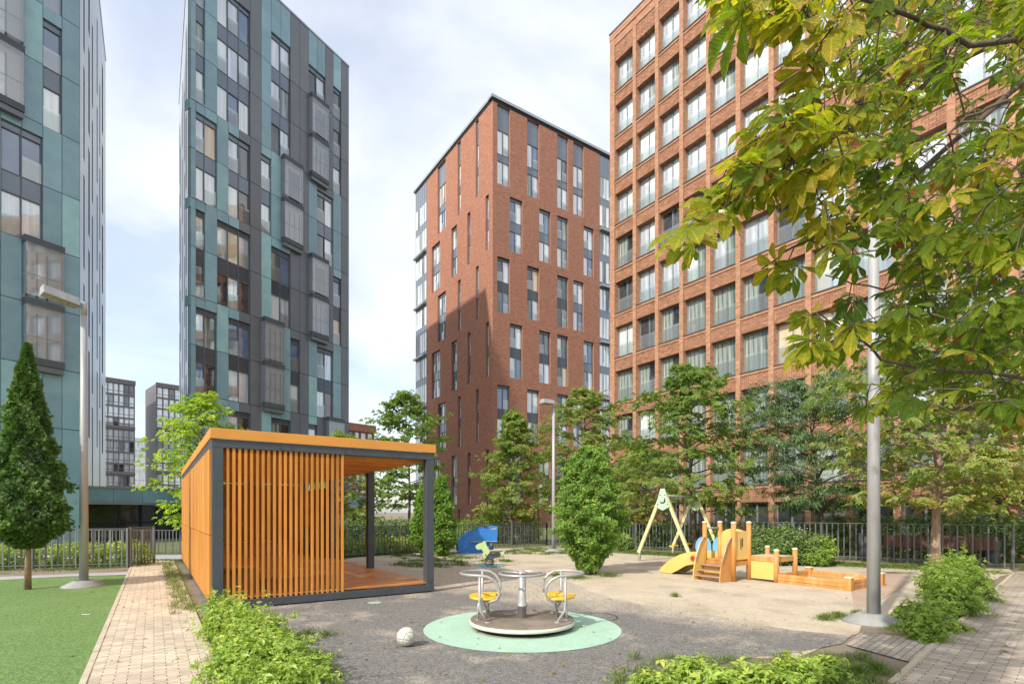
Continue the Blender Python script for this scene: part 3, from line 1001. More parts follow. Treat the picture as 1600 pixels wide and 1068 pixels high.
# --- left teal tower
C2 = Vector(((125 - 800) / F * 27.05, 27.05, 0))
f2 = Fr(C2, -DT); f2.n = Vector((-DT.y, DT.x, 0))
TB2 = [0, .74, 1.49, 2.27, 3.02, 3.76, 4.5, 5.3, 6.1, 6.9, 7.7]
t2 = empty('residential_tower', C2, 'teal panelled tower at the left edge, behind the street lamp and pointed conifer', 'building')
G2 = [(1, 2, (3, 4)), (2, 4, (5, 6)), (4, 6, (7, 8)), (2, 3, (9, 10)), (1, 2, (0, 1, 2)), (5, 7, (9, 10)), (6, 8, (5, 6)), (6, 8, (1, 2))]
B2 = [((3, 5), (3, 4)), ((1, 3), (7, 8)), ((3, 5), (0, 1))]
occ = []
for a, b, rr in G2:
    occ.append((a, b, ZB[max(rr)], ZB[min(rr)] + 2.28))
    win_group(t2, f2, TB2[a:b + 1], [ZB[r] for r in rr], 2.0, .28, .12, (.4, 0, 0, 0, 0, 1, 0, 9))
teal_panels(t2, f2, TB2, TOP, occ, lambda k, z: 1 if (k * 7 + int((ZB[0] - z) / 2.893 + 20) * 3) % 5 == 0 else 0)
# the bays of this wall face the camera from the other side: mirror the side panel
for c, rr in B2: glass_bay(t2, f2, TB2[c[0]] + .02, TB2[c[1]] - .02, [ZB[r] for r in rr])
f2s = Fr(C2, V); f2s.n = -DT
side_face(t2, f2s, 17.4, TOP, slot_set(17.4, 8))
a1 = C2 - DT * 7.7
cc_ = (C2 + a1 + V * 17.4) / 2
core(t2, [ins(q, cc_) for q in (C2, C2 + V * 17.4, a1 + V * 17.4, a1)], 0, TOP - .3, M['roof_dark'])

# --- low glazed link between the towers
LK = Vector(((128 - 800) / F * 29.0, 29.0, 0))
lk = empty('low_pavilion_building', LK, 'low flat building with teal fascia over dark glass, between the two teal towers', 'building')
fl = Fr(LK, DT)
mb = MB()
for i in range(14):
    fbox(mb, fl, i * 1.5 + .01, i * 1.5 + 1.49, 2.18, 2.95, 0, .1)
mb.build('fascia', M['teal'], lk)
mb = MB(); fbox(mb, fl, -.2, 21.2, 2.95, 3.05, -.05, 5); fbox(mb, fl, 0, 21, 2.05, 2.18, .02, 5) ; mb.build('roof', M['cornice'], lk)
mb = MB(); mb2 = MB()
for i in range(11):
    fquad(mb, fl, i * 2 + .05, i * 2 + 1.95, 1.05, 2.05, .5); fquad(mb, fl, i * 2 + .05, i * 2 + 1.95, .15, 1.0, .5)
    fbox(mb2, fl, i * 2 - .05, i * 2 + .05, 0, 2.05, .44, .52)
fbox(mb2, fl, 0, 21, .99, 1.06, .45, .51); fbox(mb2, fl, 0, 21, 0, .15, .45, .51)
w_ = mb2.build('window_frame', M['black_metal'], lk); mb.build('pane', M['clay'], w_)
mb = MB(); fbox(mb, fl, 0, 21, 0, 2.05, .6, 4.8); mb.build('wall', M['dark'], lk)
mb = MB(); mb.box(-.12, .12, -.12, .1, -.07, .07)
for i in range(len(mb.v)):
    q = mb.v[i]; w = P(117, 783, 26.95) + Vector(q); mb.v[i] = tuple(w)
mb.build('wall_lamp', M['pole'], t2)

# --- middle brick block
CM = Vector(((770 - 800) / F * 53, 53, 0))
mr = Fr(CM, U)
ml = Fr(CM, V); ml.n = Vector((U.x, U.y, 0))
bm = empty('brick_apartment_block', CM, 'red brick block standing corner-on in the centre, with paired windows and a zinc cornice', 'building')
GZ = [(33.45 - 6.38 * (g - 2)) for g in range(2, 7)]
gr, gl_ = [], []
# (t0, t1) openings of odd and even storey pairs
RO = [(.53, 2.02), (4.17, 5.71), (8.12, 9.63), (10.37, 11.86)]
RE = [(2.02, 3.57), (5.71, 7.21), (8.12, 9.63), (11.86, 13.36)]
LO = [(2.78, 3.39), (6.66, 7.38), (10.27, 12.38)]
LE = [(.77, 1.4), (4.51, 5.19), (7.56, 8.87), (11.76, 14.0)]
hr, hl = [], []
for g in range(1, 8):
    zt = 33.45 - 6.38 * (g - 2)
    zb = zt - 5.49
    if g == 1: zt, zb = 42.2, 34.3
    if g == 7: zt, zb = 1.9, .3
    odd = g % 2 == 1
    for k, (a, b) in enumerate(RO if odd else RE):
        hr.append((a, b, zb, zt)); gr.append((g, a, b, zb, zt))
    for k, (a, b) in enumerate(LO if odd else LE):
        hl.append((a, b, zb, zt)); gl_.append((g, a, b, zb, zt))
mb = MB(); wall_holes(mb, mr, 0, 14.19, 0, 42.25, hr, .22); mb.build('brick_wall', M['brick_mid'], bm)
mb = MB(); wall_holes(mb, ml, 0, 15.4, 0, 42.25, hl, .22)
mb.build('brick_wall', M['brick_mid'], bm)


def brick_window(fr, g, a, b, zb, zt, hi):
    wts = HIGH if hi else LOW
    if b - a < 1: tb = [a, b]
    elif b - a < 1.8: tb = [a, (a + b) / 2, b]
    else: tb = [a, a + (b - a) / 3, a + 2 * (b - a) / 3, b]
    if g == 7: return win_group(bm, fr, tb, [zb], zt - zb, 0, .2, LOW, bal=False)
    o = win_group(bm, fr, tb, [zb, zb + 3.08], 2.16 if g > 1 else 2.4, 0 if g == 1 else .22, .2, wts, spm='spandrel' if hi else 'spandrel_dark')
    if g == 1:
        s = MB(); 
        for i in range(len(tb) - 1): fbox(s, fr, tb[i] + .01, tb[i + 1] - .01, zb + 5.49, zt, .18, .26)
        s.build('blank_panel', M['spandrel'], o)
    return o


for g, a, b, zb, zt in gr: brick_window(mr, g, a, b, zb, zt, g < 3 or a > 10)
for g, a, b, zb, zt in gl_: brick_window(ml, g, a, b, zb, zt, g < 6)


def curtain(root, fr, t0, t1, cols, z0, z1, out):
    f = MB(); g = MB(); l = MB()
    n = cols; w = (t1 - t0) / n
    for i in range(n + 1): fbox(f, fr, t0 + i * w - .03, t0 + i * w + .03, z0, z1, -out - .03, -out + .06)
    z = 34.3 + 6.38
    fl_ = []
    k = 0
    zz = 42.2
    rows = []
    zb_ = 37.4
    fquad(g, fr, t0, t1, 39.8, 42.2, -out, 8)
    while zb_ > 1:
        rows.append(zb_); zb_ -= 3.19
    for zb_ in rows:
        for i in range(n):
            a, b = t0 + i * w + .03, t0 + (i + 1) * w - .03
            fquad(g, fr, a, b, zb_, zb_ + 2.35, -out, pick((4, 1, .6, .6, 0, 6, 0)))
            if i % 2 == 1: fbox(f, fr, a, a + .12, zb_ + .5, zb_ + 2.3, -out - .02, -out + .05)
        fquad(g, fr, t0, t1, zb_ - .84, zb_, -out, 8)
        fbox(f, fr, t0, t1, zb_ - .02, zb_ + .03, -out - .02, -out + .05)
        fbox(f, fr, t0, t1, zb_ - .86, zb_ - .8, -out - .02, -out + .05)
    for zl in (33.75, 27.37, 20.99, 14.6, 8.2): fbox(l, fr, t0, t1 + .02, zl - .14, zl + .05, -out - .45, -out + .02)
    o = f.build('curtain_wall', M['frame_light'], root)
    g.build('pane', GMATS + [M['spandrel']], o); l.build('ledge', M['cornice'], o)


curtain(bm, mr, 14.25, 18.2, 8, 0, 42.2, -.05)
curtain(bm, ml, 15.45, 18.65, 5, 0, 42.2, 0)
mb = MB()
fbox(mb, mr, -.2, 18.5, 42.56, 42.83, -.14, .6); fbox(mb, ml, .62, 19.2, 42.56, 42.83, -.14, .6)
fbox(mb, mr, 0, 18.3, 42.25, 42.5, -.03, .4, 1); fbox(mb, ml, .4, 18.9, 42.25, 42.5, -.03, .39, 1)
mb.build('cornice', [M['cornice'], M['dark']], bm)
fe = Fr(CM + V * 18.7, U)
core(bm, [CM + (U + V) * .4, CM + U * 18 + V * .4, CM + U * 18 + V * 18.4, CM + U * .4 + V * 18.4], 0, 42.2, M['roof_dark'])

# --- right brick block
CR = Vector(((953 - 800) / F * 36, 36, 0))
DR = vp(225, -1)
rz = math.atan2(DR.y, DR.x)
br_ = empty('brick_apartment_block', CR, 'orange-red brick block with a window grid between brick piers, filling the right side', 'building', rz=rz)
fr = Fr(CR, DR)
SILL = [8.9 + 2.94 * k for k in range(-2, 8)]
WH = 2.05
LEN = 28.0
bays = [(.42, 2.03)] + [(2.29 + 1.81 * i, 2.29 + 1.81 * i + 1.55) for i in range(14)]
mb = MB()
fbox(mb, fr, 0, .42, 0, 33.1, 0, .5)
for a, b in bays: fbox(mb, fr, b, b + .27, 0, 33.0, 0, .5)
mb.build('pier', M['brick_right'], br_)
mb = MB(); mb3 = MB()
for a, b in bays:
    for z in SILL:
        fbox(mb, fr, a, b, z - .19, z - .04, .03, .5, 0)
        fbox(mb, fr, a, b, z - .89, z - .19, .07, .5, 1)
    fbox(mb, fr, a, b, 31.55, 32.6, .07, .5, 1)
    fbox(mb, fr, a, b, 32.6, 33.1, .03, .5, 0)
    fbox(mb, fr, a, b, 0, .12, .03, .5, 0)
fbox(mb, fr, -.02, LEN, 33.1, 33.55, -.02, .5, 0)
mb.build('brick_wall', [M['brick_right'], M['brick_relief']], br_)
mb = MB(); fbox(mb, fr, -.04, LEN, 33.552, 33.63, -.06, .55); mb.build('coping', M['frame'], br_)
mb = MB(); 
mb.hexa([fr.p(0, 0, .5), fr.p(LEN, 0, .5), fr.p(LEN, 0, 14), fr.p(0, 0, 14), fr.p(0, 33.4, .5), fr.p(LEN, 33.4, .5), fr.p(LEN, 33.4, 14), fr.p(0, 33.4, 14)])
mb.build('core', M['brick_right'], br_)
# window kinds in the block's own axes, reused
Fr0 = Fr((0, 0), (1, 0))
WM['_id'] = Matrix.Identity(4)


def rb_proto(kl, kr, wid=1.55):
    f = MB(); g = MB(); q = MB()
    w = .06
    for t in (0, wid / 2 - w / 2, wid - w): fbox(f, Fr0, t, t + w, 0, WH, .38, .46)
    for z in (0, WH - w): fbox(f, Fr0, w, wid - w, z, z + w, .383, .455)
    fquad(g, Fr0, w * .5, wid / 2, w, WH - w, .44, kl); fquad(g, Fr0, wid / 2, wid - w * .5, w, WH - w, .44, kr)
    fquad(q, Fr0, .02, wid - .02, .03, .98, .33)
    sl = MB(); fbox(sl, Fr0, -.01, wid + .01, -.04, 0, -.02, .44)
    meshes = []
    for mbx, nm, mt in ((f, 'window', M['frame_light']), (g, 'pane', GMATS), (q, 'glass_balustrade', M['balu_glass']), (sl, 'sill', M['frame'])):
        o = mbx.build(nm, mt)
        o.data.transform(Matrix.Translation(o.location)); meshes.append(o.data); COL.objects.unlink(o); bpy.data.objects.remove(o)
    return meshes


KINDS = {k: rb_proto(*v) for k, v in {'w': (0, 0), 'g': (1, 1), 'wg': (0, 1), 's': (5, 5), 'ws': (5, 0), 'd': (2, 3), 'gd': (1, 2), 'b': (4, 4), 'bw': (4, 0), 'm': (3, 1), 'sg': (5, 1)}.items()}


def rb_window(meshes, t, z):
    par = bpy.data.objects.new('window', meshes[0]); COL.objects.link(par)
    par.parent = br_; par.location = (t, 0, z)
    for me, nm in zip(meshes[1:], ('pane', 'glass_balustrade', 'sill')):
        c = bpy.data.objects.new(nm, me); COL.objects.link(c); c.parent = par
    return par


cand = []
for i, (a, b) in enumerate(bays):
    for j, z in enumerate(SILL):
        q = fr.p((a + b) / 2, z + 1, .4)
        px = 800 + F * q.x / q.y; py = HZ - F * (q.z - EYE) / q.y
        vis = px < 1640 and py > -20
        cand.append((vis, 1 / q.y, i, j, a, z, py))
cand.sort(key=lambda c: (-c[0], -c[1]))
rest = []
special = {(0, 4): 'd', (0, 5): 'gd', (1, 3): 'd', (2, 3): 'gd', (6, 2): 'b', (7, 2): 'b', (6, 3): 'g', (7, 3): 'bw'}
for n_, (vis, _, i, j, a, z, py) in enumerate(cand):
    if z > 18: kinds = ['w', 's', 'ws', 's', 'ws', 's', 'sg']  # top rows get the palest panes, as if reflecting sky
    elif z > 13: kinds = ['w', 'wg', 'ws', 's', 'g', 'sg', 'd']
    else: kinds = ['g', 'wg', 'g', 'd', 'm', 'gd', 'w', 'g']
    k = special.get((i, j)) or rnd.choice(kinds)
    if n_ < 100: rb_window(KINDS[k], a, z)
    else: rest.append((k, a, z))
mb = MB()
for k, a, z in rest:
    fbox(mb, fr, a, a + 1.55, z - .04, z, -.02, .44, 8); fbox(mb, fr, a, a + .06, z, z + WH, .38, .46, 8); fbox(mb, fr, a + 1.49, a + 1.55, z, z + WH, .38, .46, 8); fbox(mb, fr, a + .74, a + .8, z, z + WH, .38, .46, 8)
    fquad(mb, fr, a + .06, a + 1.49, z, z + WH, .44, {'d': 2, 'gd': 2, 'm': 3, 'g': 1, 's': 5, 'ws': 5}.get(k, 0))
o = mb.build('window', GMATS + [M['frame_light']], br_); o['kind'] = 'stuff'
for i, (a, b) in enumerate(bays):          # ground floor shop-front glazing
    f = MB(); g = MB()
    fbox(f, fr, a, a + .07, .12, 2.13, .3, .4); fbox(f, fr, b - .07, b, .12, 2.13, .3, .4); fbox(f, fr, (a + b) / 2 - .04, (a + b) / 2 + .04, .12, 2.13, .3, .4)
    fbox(f, fr, a + .07, b - .07, 2.05, 2.13, .303, .4); fbox(f, fr, a + .07, b - .07, .12, .2, .303, .4)
    fquad(g, fr, a + .07, (a + b) / 2, .2, 2.05, .37, rnd.choice((2, 2, 3))); fquad(g, fr, (a + b) / 2, b - .07, .2, 2.05, .37, rnd.choice((2, 3, 1, 2)))
    o = f.build('ground_floor_window', M['frame_light'], br_); g.build('pane', GMATS, o)


# --- distant blocks
def grid_tower(name, label, px0, px1, pytop, Y, cols, floor, mat, turn=vp(1600), head=1.0, band=4):
    X0 = (px0 - 800) / F * Y
    o = Vector((X0, Y, 0))
    r = (px1 - 800) / F
    t = (r * Y - X0) / (turn.x - r * turn.y)
    H = EYE + (HZ - pytop) / F * (Y + turn.y * t)
    ff = Fr(o, turn)
    root = empty(name, o, label, 'building')
    w = t / cols; holes = []; wins = []
    nf = int((H - head) / floor)
    for j in range(nf):
        z1 = H - head - j * floor; z0 = z1 - floor * (.62 if (band and j % band == band - 1) else .86)
        if z0 < .4: break
        for i in range(cols):
            h = (i * w + w * .07, (i + 1) * w - w * .07, z0, z1); holes.append(h)
    mb = MB(); wall_holes(mb, ff, -w * .12, t + w * .12, 0, H, holes, .3); mb.poly([ff.p(-w * .12, H), ff.p(t + w * .12, H), ff.p(t + w * .12, H, 12), ff.p(-w * .12, H, 12)])
    mb.poly([ff.p(-w * .12, 0), ff.p(-w * .12, H), ff.p(-w * .12, H, 12), ff.p(-w * .12, 0, 12)]); mb.poly([ff.p(t + w * .12, 0, 12), ff.p(t + w * .12, H, 12), ff.p(t + w * .12, H), ff.p(t + w * .12, 0)])
    fbox(mb, ff, -w * .2, t + w * .2, H - .9, H + .3, -.35, .0)
    for j in range(band - 1, nf, band):
        z = H - head - j * floor - floor * .8
        if z > .5: fbox(mb, ff, -w * .15, t + w * .15, z - .25, z + .35, -.3, 0)
    mb.build('facade', mat, root)
    for h in holes[:100]:
        g = MB(); fquad(g, ff, *h, .25, pick((5, 1, 1.2, 1, 0, 6, 0))); zz = h[2] + (h[3] - h[2]) * .3
        fbox(g, ff, h[0], h[1], zz - .05, zz + .05, .15, .24, 8)
        if rnd.random() < .45: fbox(g, ff, h[0], h[0] + .12, zz, h[3], .15, .24, 8)
        g.build('window', GMATS + [M['frame']], root)
    return root


grid_tower('distant_tower', 'far dark framed tower with rounded top corner, seen just right of the left teal tower', 160, 210, 597, 140, 6, 3.05, M['mauve'])
grid_tower('distant_tower', 'far dark framed tower seen beside the left edge of the middle teal tower', 245, 300, 607, 150, 6, 3.05, M['mauve'])
grid_tower('distant_block', 'far white block with tall windows, low between the two dark distant towers', 205, 250, 688, 190, 4, 5.3, M['white_wall'], band=99)
grid_tower('distant_brick_block', 'low far brick building peeping over the pavilion roof beside the middle teal tower', 520, 584, 668, 82, 6, 3.0, M['brick_mid'], band=99)

# ------------------------------------------------------------------ orange pavilion
PO = Vector((-4.81, 8.6, 0)); PW, PL = 3.9, 10.7
pf = Fr(PO, U)
pv = empty('garden_pavilion', PO, 'open orange timber pavilion in a dark steel frame, with a slatted front screen', 'pavilion')
sps = [0, 3.5, 7.05, 10.54]
for s_ in sps:
    for u_ in (0, PW - .16):
        mb = MB(); fbox(mb, pf, u_, u_ + .16, .13, 2.66, s_, s_ + .16)
        for zz in (.2, .27): fbox(mb, pf, u_ + .06, u_ + .085, zz, zz + .025, s_ - .012, s_)
        mb.build('post', M['steel_dark'], pv, bevel=.004)
mb = MB()
fbox(mb, pf, -.005, PW + .005, .0 + .03, .16, -.004, .15); fbox(mb, pf, 0, PW, .03, .16, PL - .15, PL)
fbox(mb, pf, 0, .15, .03, .158, .15, PL - .15); fbox(mb, pf, PW - .15, PW, .03, .158, .15, PL - .15)
mb.build('base_beam', M['steel_dark'], pv, bevel=.004)
mb = MB()
fbox(mb, pf, -.005, PW + .005, 2.65, 2.79, -.004, .15); fbox(mb, pf, 0, PW, 2.65, 2.79, PL - .15, PL)
fbox(mb, pf, 0, .15, 2.652, 2.79, .15, PL - .15); fbox(mb, pf, PW - .15, PW, 2.652, 2.79, .15, PL - .15)
for s_ in sps[1:-1]: fbox(mb, pf, .15, PW - .15, 2.655, 2.78, s_, s_ + .12)
for u_ in (1.0, 1.18, 2.1, 2.26, 3.0, 3.14):
    for zz in (2.69, 2.745): fbox(mb, pf, u_, u_ + .022, zz, zz + .022, -.02, -.004)
mb.build('roof_beam', M['steel_dark'], pv, bevel=.004)
mb = MB()
s_ = .2
while s_ < PL - .2:
    fbox(mb, pf, .15, PW - .15, 2.60, 2.74, s_, s_ + .05); s_ += .17
mb.build('ceiling_joists', M['orange'], pv)
mb = MB()
fbox(mb, pf, -.03, PW + .03, 2.792, 2.955, -.03, 0); fbox(mb, pf, -.03, PW + .03, 2.792, 2.955, PL, PL + .03)
fbox(mb, pf, -.03, 0, 2.792, 2.955, 0, PL); fbox(mb, pf, PW, PW + .03, 2.792, 2.955, 0, PL)
mb.build('roof_edge', M['orange_fascia'], pv, bevel=.003)
m_ = bpy.data.materials.new('translucent_orange_roof_sheet'); m_.use_nodes = True
t_ = m_.node_tree; ts_ = t_.nodes.new('ShaderNodeBsdfTranslucent'); ts_.inputs[0].default_value = (.95, .60, .28, 1)
t_.nodes['Principled BSDF'].inputs['Base Color'].default_value = (.62, .28, .07, 1)
mx_ = t_.nodes.new('ShaderNodeMixShader'); mx_.inputs[0].default_value = .8
t_.links.new(t_.nodes['Principled BSDF'].outputs[0], mx_.inputs[1]); t_.links.new(ts_.outputs[0], mx_.inputs[2]); t_.links.new(mx_.outputs[0], t_.nodes['Material Output'].inputs[0])
mb = MB(); fquad(mb, Fr(pf.p(0, 0), U), 0, 0, 0, 0, 0) if False else mb.poly([pf.p(0, 2.86, 0), pf.p(PW, 2.86, 0), pf.p(PW, 2.86, PL), pf.p(0, 2.86, PL)])
mb.build('roof', m_, pv)
mb = MB()
s_ = .16; k = 0
while s_ < PL - .3:
    fbox(mb, pf, .02, PW - .02, .15, .185, s_, s_ + .135); s_ += .141
fbox(mb, pf, .17, PW - .16, .187, .215, .03, .12)
mb.build('floor', M['orange_deck'], pv)
mb = MB()
for i in range(22):
    u0 = .205 + i * .0885 + rnd.uniform(-.002, .002)
    fbox(mb, pf, u0, u0 + .044, .145, 2.652, .02 + rnd.uniform(-.003, .003), .09)
mb.build('slatted_screen', M['orange'], pv, bevel=.003)
bnds = [0.16, 3.5, 7.05, 10.6]
for i in range(3):                        # side wall of upright boards, one panel between posts
    mb = MB(); a, b = bnds[i], bnds[i + 1] - .03; n = int((b - a) / .118); w = (b - a) / n
    for k in range(n):
        for z0, z1 in ((.12, 1.22), (1.235, 2.63)):
            fbox(mb, pf, -.028 - rnd.uniform(0, .002), .004, z0, z1, a + k * w + .007, a + (k + 1) * w - .007)
    fbox(mb, pf, .006, .04, 1.16, 1.22, a, b); fbox(mb, pf, .006, .04, 2.5, 2.56, a, b); fbox(mb, pf, .006, .04, .2, .26, a, b)
    mb.build('side_panel', M['orange'], pv)
mb = MB(); n = 31
for k in range(n): fbox(mb, pf, .2 + k * .112, .2 + k * .112 + .108, .18, 2.56, PL - .12, PL - .09)
mb.build('back_panel', M['orange'], pv)
mb = MB(); holes = [(8.0 + i * .62, 8.0 + i * .62 + .26, z, z + .3) for i in range(3) for z in (.7, 1.2, 1.7)]
fs = Fr(pf.p(PW - .2, 0), V)
wall_holes(mb, fs, 7.3, 10.4, .18, 2.35, holes, .05); wall_holes(mb, Fr(pf.p(PW - .25, 0), V), 7.3, 10.4, .18, 2.35, holes, .01)
mb.build('window_panel', M['orange'], pv)
mb = MB()
for (a, b, c, d) in ((.2, .75, .5, 9.6), (.75, 3.4, 9.3, 10.3), (.76, 2.1, .9, 2.2)):
    s_ = c
    while s_ < d - .1: fbox(mb, pf, a, b, .60 if a < .7 or c > 9 else .36, .635 if a < .7 or c > 9 else .395, s_, s_ + .09); s_ += .105
    h = .6 if a < .7 or c > 9 else .36
    fbox(mb, pf, a + .04, b - .04, .186, h - .004, c + .03, d - .03)
mb.build('bench', M['orange_deck'], pv)

# ------------------------------------------------------------------ merry-go-round
mg = empty('merry_go_round', MC, 'small playground merry-go-round with two yellow seats on a round brown platform', 'merry-go-round')
mb = MB()
mb.lathe(MC, [(.66, .085), (.70, .09), (.712, .100), (.712, .137), (.70, .143), (.0, .147)][0:6], 72)
for i, p in enumerate(mb.v): pass
mb.f[-1:] = []; mb.m.pop(); mb.sm.pop()
mb.build('platform', M['platform'], mg)
mb = MB(); mb.lathe(MC, [(.70, .072), (.722, .078), (.726, .10), (.722, .122), (.713, .126)], 72); mb.build('rim', M['rim'], mg)
mb = MB(); mb.lathe(MC, [(.60, .012), (.62, .02), (.60, .05), (.5, .075)], 48); mb.build('turntable_base', M['dark'], mg)
mb = MB()
mb.lathe(MC, [(.058, .14), (.058, .30), (.072, .302), (.072, .335), (.062, .337), (.062, .36), (.052, .362), (.050, .74), (.03, .76)], 24)
mb.build('centre_post', M['rail'], mg)
mb = MB()
mb.tube([MC + Vector((.315 * math.cos(a), .315 * math.sin(a), .755)) for a in [2 * math.pi * k / 40 for k in range(40)]], .0165, 10, closed=True)
for k in range(3):
    a = .4 + k * 2 * math.pi / 3; mb.tube([MC + Vector((0, 0, .765)), MC + Vector((.31 * math.cos(a), .31 * math.sin(a), .757))], .012, 8)
mb.lathe(MC, [(.07, .752), (.07, .775), (.04, .785), (.03, .80), (.0, .802)], 24)
mb.build('hand_wheel', M['rail'], mg)
for sx in (-1, 1):
    c = MC + Vector((sx * .49, .02, 0))
    pts = []
    for k in range(41):                    # crescent open towards the centre post
        a = math.pi / 2 * .42 + (2 * math.pi - math.pi * .42) * k / 40
        pts.append((math.cos(a) * .24, math.sin(a) * .30))
    inner = [(.06 + .09 * math.cos(a), .09 * math.sin(a)) for a in [-.9 - (2 * math.pi - 1.8) * k / 12 for k in range(13)]]
    pts += inner
    mb = MB(); mb.prism([c + Vector((-sx * x, y, .43)) for x, y in (pts if sx > 0 else pts[::-1])], (0, 0, .028))
    # thin plate: quads are fine, outline is concave so the mesh is triangulated below
    o = mb.build('seat', M['yellow'], mg, bevel=.004)
    mb = MB()
    for yy in (-.16, .17): mb.tube([c + Vector((sx * .10, yy, .43)), c + Vector((sx * .115, yy, .14))], .016, 8)
    mb.tube([c + Vector((-sx * .04, -.1, .425)), c + Vector((-sx * .02, .02, .30)), c + Vector((-sx * -.02, .03, .14))], .016, 8)
    for q in (c + Vector((sx * .115, -.16, .14)), c + Vector((sx * .115, .17, .14))): mb.lathe(q, [(.035, .003), (.035, .012)], 14)
    mb.build('seat_support', M['rail'], mg)
    path = [(-.03, -.20, .41), (.06, -.27, .405), (.15, -.31, .44), (.185, -.32, .52), (.17, -.325, .62), (.11, -.33, .70), (.02, -.335, .75)]
    arc = [(-.33 * math.sin(a) - .03, -.335 * math.cos(a), .762) for a in [math.pi * k / 14 for k in range(1, 14)]]
    full = path + arc + [(x, -y, z) for x, y, z in reversed(path)]
    mb = MB()
    mb.tube([c + Vector((-sx * x, y, z)) for x, y, z in full], .019, 10)
    mb.build('handrail', M['rail'], mg)
    for yy in (-1, 1):
        mb = MB()
        mb.tube([c + Vector((sx * .08, yy * .325, .765)), c + Vector((sx * .08, yy * .325, .40)), c + Vector((sx * .07, yy * .33, .30)), c + Vector((-sx * .03, yy * .34, .145))], .018, 10)
        mb.lathe(c + Vector((-sx * .03, yy * .34, .143)), [(.045, 0), (.045, .012)], 14)
        mb.build('rail_post', M['rail'], mg)

# ball
m_, t_, b_ = nodes('scuffed_football')
tc_ = t_.nodes.new('ShaderNodeTexCoord'); vo = t_.nodes.new('ShaderNodeTexVoronoi'); vo.inputs['Scale'].default_value = 11
t_.links.new(tc_.outputs['Object'], vo.inputs['Vector'])
sw = t_.nodes.new('ShaderNodeMapRange'); sw.inputs['From Min'].default_value = .80; sw.inputs['From Max'].default_value = .82
sx_ = t_.nodes.new('ShaderNodeSeparateColor'); t_.links.new(vo.outputs['Color'], sx_.inputs[0]); t_.links.new(sx_.outputs[0], sw.inputs['Value'])
nz_ = t_.nodes.new('ShaderNodeTexNoise'); nz_.inputs['Scale'].default_value = 20
t_.links.new(tc_.outputs['Object'], nz_.inputs['Vector'])
c1_ = t_.nodes.new('ShaderNodeMix'); c1_.data_type = 'RGBA'; c1_.inputs[6].default_value = (.62, .62, .54, 1); c1_.inputs[7].default_value = (.42, .41, .34, 1)
t_.links.new(nz_.outputs['Fac'], c1_.inputs['Factor'])
c2_ = t_.nodes.new('ShaderNodeMix'); c2_.data_type = 'RGBA'; c2_.inputs[7].default_value = (.30, .42, .10, 1)
t_.links.new(sw.outputs[0], c2_.inputs['Factor']); t_.links.new(c1_.outputs[2], c2_.inputs[6]); t_.links.new(c2_.outputs[2], b_.inputs['Base Color'])
ve = t_.nodes.new('ShaderNodeTexVoronoi'); ve.feature = 'DISTANCE_TO_EDGE'; ve.inputs['Scale'].default_value = 11
t_.links.new(tc_.outputs['Object'], ve.inputs['Vector'])
bp_ = t_.nodes.new('ShaderNodeBump'); bp_.inputs['Distance'].default_value = .01; bp_.inputs['Strength'].default_value = .8
mr_ = t_.nodes.new('ShaderNodeMapRange'); mr_.inputs['From Max'].default_value = .08; t_.links.new(ve.outputs['Distance'], mr_.inputs['Value'])
t_.links.new(mr_.outputs[0], bp_.inputs['Height']); t_.links.new(bp_.outputs[0], b_.inputs['Normal'])
bc = G(634, 1011) + Vector((0, .03, 0)); mb = MB()
mb.lathe(bc, [(.113 * math.sin(a) + .0005, .124 - .113 * math.cos(a)) for a in [math.pi * k / 20 for k in range(21)]], 32)
tag(mb.build('football', m_), 'scuffed white and green football lying on the dark playground surface', 'ball')


# ------------------------------------------------------------------ street lamps
def lamp(base, h, arm, label, r0=.085, hl=.66, grp='street lamps', d=(-.83, -.55), tilt=.0):
    root = empty('street_lamp', base, label, 'street lamp', grp)
    mb = MB(); mb.lathe(base, [(.40, .0), (.39, .03), (.21, .125), (.19, .14)], 40); mb.build('base', M['concrete'], root)
    mb = MB(); mb.tube([base + Vector((0, 0, z)) for z in (.1, h * .5, h)], [r0, r0 * .85, r0 * .68], 20); mb.build('pole', M['pole'], root)
    mb = MB(); top = base + Vector((0, 0, h)); d = Vector((d[0], d[1], 0)).normalized(); mb.lathe(top, [(r0 * .72, -.25), (r0 * .72, .02), (.01, .03)], 20)
    mb.tube([top + Vector((0, 0, -.12)), top + d * arm + Vector((0, 0, -.09))], .03, 8); mb.build('arm', M['pole'], root)
    mb = MB(); side = Vector((d.y, -d.x, 0)); a = top + d * arm; b = a + d * hl + Vector((0, 0, tilt)); w = .17
    t = Vector((0, 0, .05)); l_ = Vector((0, 0, -.12))
    mb.hexa([a - side * w + l_, b - side * w + l_, b + side * w + l_, a + side * w + l_, a - side * w * .8 + t, b - side * w * .8 + t, b + side * w * .8 + t, a + side * w * .8 + t])
    hd = mb.build('lamp_head', M['pole'], root, bevel=.012)
    mb = MB(); a2, b2 = a + d * .05, b - d * .05
    for k in range(4):
        p0, p1 = a2.lerp(b2, k / 4 + .01), a2.lerp(b2, (k + 1) / 4 - .01)
        mb.hexa([p0 - side * .13 + Vector((0, 0, -.13)), p1 - side * .13 + Vector((0, 0, -.13)), p1 + side * .13 + Vector((0, 0, -.13)), p0 + side * .13 + Vector((0, 0, -.13)),
                 p0 - side * .13 + Vector((0, 0, -.117)), p1 - side * .13 + Vector((0, 0, -.117)), p1 + side * .13 + Vector((0, 0, -.117)), p0 + side * .13 + Vector((0, 0, -.117))])
    mb.build('lens', M['lamp_glass'], hd)
    return root


